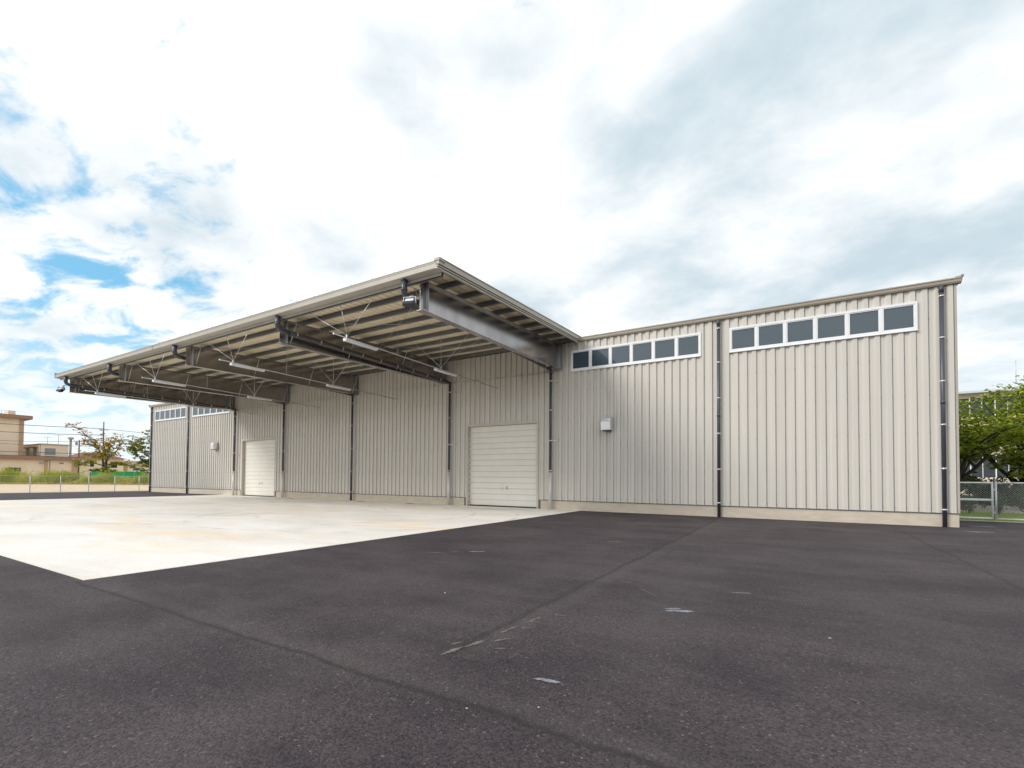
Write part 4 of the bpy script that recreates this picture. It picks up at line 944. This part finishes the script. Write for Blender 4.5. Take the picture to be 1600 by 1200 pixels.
MB().box(-125, -110, -30, 9.45, -0.05, 12.95).build('wall', 'tan', tb, off); MB().box(-126.5, -109.0, -31, 10.55, 12.952, 13.68).build('roof_slab', 'brown', tb, off)
MB().box(-109.998, -109.85, 8.85, 9.5, 5.41, 12.948).build('pilaster', 'brownpil', tb, off)
MB().box(-113, -110.5, 7.3, 8.35, 13.682, 14.55).build('roof_box', 'tan', tb, off)
q = MB()
for yy in (-3, -0.9, 1.2, 3.3, 5.4, 6.2): q.tube([(-109.8, yy, 13.68), (-109.8, yy, 14.4)], 0.03, 5)
q.tube([(-109.8, -3, 14.38), (-109.8, 8.3, 14.38)], 0.03, 5); q.tube([(-109.8, -3, 14.05), (-109.8, 8.3, 14.05)], 0.02, 5); q.build('roof_railing', 'officeroof', tb, off)
hs = thing('cream_house', 'cream two storey house with red tiled roof behind the autumn tree', 'house', (-122, 25, 0)); off = (122, -25, 0)
MB().box(-130, -118, 20.7, 29.2, -0.05, 5.62).build('wall', 'cream', hs, off)
q = MB(); q.hexa([(-130.7, 20.0, 5.62), (-117.3, 20.0, 5.62), (-117.3, 29.8, 5.62), (-130.7, 29.8, 5.62), (-126, 23.4, 7.2), (-122, 23.4, 7.2), (-122, 26.4, 7.2), (-126, 26.4, 7.2)]); q.build('roof', 'tile', hs, off)
for (a, b_, z0, z1) in ((21.6, 22.1, 3.7, 4.9), (22.6, 23.5, 3.6, 4.9), (25.0, 25.8, 3.6, 4.9), (26.6, 28.0, 3.4, 4.9), (22.6, 24.2, 0.8, 2.4), (26.4, 28.2, 0.3, 2.4)):
    w_ = MB().box(-117.998, -117.93, a, b_, z0, z1).build('window', 'lamp', hs, off); MB().box(-117.928, -117.92, a+0.07, b_-0.07, z0+0.07, z1-0.07).build('pane', 'farglass', w_)
h2 = thing('brown_roofed_house', 'lower house with brown roof between the two autumn trees', 'house', (-128, 38, 0)); off = (128, -38, 0)
MB().box(-136, -122, 31.5, 44, -0.05, 4.3).build('wall', 'tan', h2, off)
MB().hexa([(-136.6, 30.9, 4.3), (-121.4, 30.9, 4.3), (-121.4, 44.6, 4.3), (-136.6, 44.6, 4.3), (-130, 33, 5.6), (-127, 33, 5.6), (-127, 42, 5.6), (-130, 42, 5.6)]).build('roof', 'brown', h2, off)
for a in (32.5, 35.5, 39): w_ = MB().box(-121.998, -121.93, a, a+1.6, 1.9, 3.4).build('window', 'lamp', h2, off); MB().box(-121.928, -121.92, a+0.08, a+1.52, 1.98, 3.32).build('pane', 'farglass', w_)

gf = thing('green_sheet_fence', 'bright green sheet fence behind the weeds and autumn trees', 'fence', (-99, 0, 0))
a = Vector((-98.5, 16.9)); e = Vector((-86, 38.0)); n = 14
for i in range(n):
    p = a+(e-a)*i/n; q_ = a+(e-a)*(i+0.97)/n; d_ = (e-a).normalized(); nn = Vector((-d_.y, d_.x))*0.03; top = (2.45 if i < 5 else 2.05)
    MB().hexa([(p.x, p.y, 0), (q_.x, q_.y, 0), (q_.x+nn.x, q_.y+nn.y, 0), (p.x+nn.x, p.y+nn.y, 0), (p.x, p.y, top), (q_.x, q_.y, top), (q_.x+nn.x, q_.y+nn.y, top), (p.x+nn.x, p.y+nn.y, top)]).build('sheet_panel', 'green', gf, (99, 0, 0))
    MB().tube([(p.x-0.05, p.y, 0), (p.x-0.05, p.y, top+0.1)], 0.04, 6).build('post', 'fence', gf, (99, 0, 0))
# white van whose roof shows over the green sheets
vn = thing('white_van', 'white van parked behind the green sheet fence', 'van', (-104, 28.4, 0)); vn.rotation_euler = (0, 0, R(60))
MB().extrude([(-2.2, 0.35), (2.2, 0.35), (2.25, 1.2), (1.55, 1.55), (1.05, 2.65), (0.8, 2.78), (-2.1, 2.78), (-2.22, 2.6)], -0.9, 0.9, 'y').build('body', 'carpaint', vn)
for s in (-1, 1):
    y0, y1 = sorted((s*0.902, s*0.915)); MB().extrude([(-1.9, 1.7), (0.7, 1.7), (1.0, 1.7), (0.75, 2.45), (-1.9, 2.45)], y0, y1, 'y').build('side_window', 'farglass', vn)
    for xx in (-1.4, 1.4):
        w_ = MB().tube([(xx, s*0.72, 0.34), (xx, s*0.93, 0.34)], 0.34, 16).build('wheel', 'rubber', vn); MB().tube([(xx, s*0.931, 0.34), (xx, s*0.94, 0.34)], 0.2, 12).build('rim', 'stainless', w_)
MB().hexa([(1.58, -0.8, 1.6), (1.60, -0.8, 1.6), (1.12, -0.75, 2.6), (1.10, -0.75, 2.6), (1.58, 0.8, 1.6), (1.60, 0.8, 1.6), (1.12, 0.75, 2.6), (1.10, 0.75, 2.6)]).build('windscreen', 'farglass', vn)

# poles and wires
def pole(name, label, x, y, h, rad, mt, arms):
    t = thing(name, label, 'utility pole', (x, y, 0), 'utility poles')
    MB().tube([(0, 0, -0.1), (0, 0, h)], [rad, rad*0.7], 12).build('shaft', mt, t)
    for z, w_ in arms:
        MB().box(-0.05, 0.05, -w_, w_, z-0.05, z+0.05).build('crossarm', mt, t)
        for yy in (-w_*0.85, -w_*0.3, w_*0.3, w_*0.85): MB().tube([(0, yy, z+0.05), (0, yy, z+0.2)], [0.05, 0.03], 6).build('insulator', 'lamp', t)
    return t
p1 = pole('utility_pole', 'dark utility pole with crossarm and transformer left of the autumn tree', -112, 18.86, 9.45, 0.17, 'wood', ((9.15, 0.95),))
MB().tube([(0.3, -0.55, 8.3), (0.3, -0.55, 9.0)], 0.22, 12).build('transformer', 'greynet', p1)
pole('utility_pole', 'slim tall utility pole rising through the crown of the autumn tree', -100, 19.2, 12.9, 0.14, 'wood', ((11.2, 0.8),))
t = thing('flue', 'thick beige flue with square cap beside the rooftop house', 'chimney', (-112, 17.4, 0)); MB().tube([(0, 0, 0), (0, 0, 9.5)], 0.21, 14).build('shaft', 'pole', t); MB().box(-0.42, 0.42, -0.42, 0.42, 9.5, 9.95).build('cap', 'trim_light', t)
for tx, ty, hh, lab in ((-118, 15.2, 2.0, 'thin roof aerial, the left one above the rooftop house'), (-118, 17.0, 2.6, 'thin roof aerial, the right one above the rooftop house')):
    t = thing('roof_aerial', lab, 'aerial', (tx, ty, 8.1), 'roof aerials'); MB().tube([(0, 0, -2.7), (0, 0, hh)], 0.03, 5).build('mast', 'wire', t)
    q = MB(); q.tube([(0, -0.7, hh-0.1), (0, 0.7, hh-0.1)], 0.02, 4)
    for yy in (-0.6, -0.3, 0, 0.3, 0.6): q.tube([(-0.3, yy, hh-0.1), (0.3, yy, hh-0.1)], 0.015, 4)
    q.build('aerial_rods', 'wire', t)
def wire(label, pts, rad=0.035):
    a, m_, e = [Vector(p) for p in pts]; out = []
    for i in range(25):
        s = i/24; out.append(a*(2*(s-.5)*(s-1))+m_*(4*s*(1-s))+e*(2*s*(s-.5)))
    t = MB().tube(out, rad, 5).build('overhead_wire', 'wire'); tag(t, label, 'wire', 'overhead wires')
wire('topmost overhead wire crossing the sky left of the warehouse', ((-100, -16, 10.9), (-100, 4.07, 10.98), (-100, 19.2, 11.45)), 0.05)
wire('overhead wire leaving the tall pole down towards the warehouse', ((-100, 19.2, 11.4), (-98, 28, 10.9), (-92, 44, 9.6)), 0.04)
wire('second overhead wire from the top, just below the topmost one', ((-100, -16, 9.5), (-100, 4.1, 9.5), (-100, 19.2, 10.1)), 0.05)
wire('third overhead wire from the top, running to the transformer pole', ((-100, -16, 8.2), (-106, 4.1, 8.15), (-112, 18.86, 9.25)), 0.03)
wire('fourth overhead wire, crossing the tan block at mid height', ((-100, -16, 7.0), (-100, 4.1, 7.3), (-100, 19.2, 7.6)), 0.025)
wire('lowest overhead wire, just above the brown fascia', ((-100, -16, 5.9), (-100, 4.19, 5.9), (-100, 19.2, 6.05)), 0.045)

# ------------------------------------------------------------------ far right office
of = thing('office_block', 'long pale office block with beige bands behind the trees on the right', 'building', (55, 55, 0)); off = (-55, -55, 0)
MB().box(20, 95, 55.35, 75, -0.05, 12.1).build('wall', 'backing', of, off)
for z0, z1 in ((-0.05, 2.0), (4.8, 6.2), (7.85, 9.2), (11.55, 12.1)): MB().box(20, 95, 55.0, 55.35, z0, z1).build('spandrel', 'officeband', of, off)
MB().extrude([(54.2, 12.1), (54.2, 12.35), (58, 13.9), (66, 15.2), (75.5, 15.6), (75.5, 12.1)], 19.5, 95.5).build('roof', 'officeroof', of, off)
for z0, z1 in ((2.0, 4.8), (6.2, 7.85), (9.2, 11.55)):
    x = 32.0
    while x < 60:
        w_ = MB(); w_.box(x, x+0.09, 55.02, 55.34, z0, z1); w_.box(x+1.1, x+1.15, 55.12, 55.34, z0, z1); w_.box(x+0.09, x+2.2, 55.12, 55.34, z0+0.001, z0+0.07); o = w_.build('window', 'lamp', of, off)
        MB().box(x+0.10, x+1.09, 55.2, 55.21, z0+0.08, z1-0.01).build('pane', 'farglass', o); MB().box(x+1.16, x+2.18, 55.2, 55.21, z0+0.08, z1-0.01).build('pane', 'farglass', o); x += 2.2
MB().tube([(47.6, 57, 13.3), (47.6, 57, 16.0)], 0.04, 6).build('lightning_rod', 'fence', of, off)

# ------------------------------------------------------------------ small litter
def pebble(x, y, s, label, seed):
    r = random.Random(seed); b = MB(); n = 7
    for z, k in ((0.0, 0.75), (0.4, 1.0), (0.8, 0.55)):
        for q in range(n): a = 2*math.pi*q/n; rr = s*k*r.uniform(.75, 1.15); b.v.append((math.cos(a)*rr, math.sin(a)*rr*0.75, z*s))
    for l_ in range(2):
        for q in range(n): b.f.append((l_*n+q, l_*n+(q+1) % n, (l_+1)*n+(q+1) % n, (l_+1)*n+q))
    b.f.append(tuple(range(2*n, 3*n))); o = b.build('pebble', 'pebble', None, (x, y, 0.002)); tag(o, label, 'pebble', 'pale pebbles on the asphalt')
pebble(25.33, -16.0, 0.014, 'tiny pale pebble alone on the right half of the asphalt', 1)
pebble(21.0, -16.6, 0.016, 'tiny pale pebble on the asphalt near the slab corner', 2)
pebble(23.15, -19.02, 0.012, 'tiny pale pebble lying on the paving joint', 3)
pebble(23.55, -18.75, 0.010, 'tiny pale pebble near the front cement smear', 4)
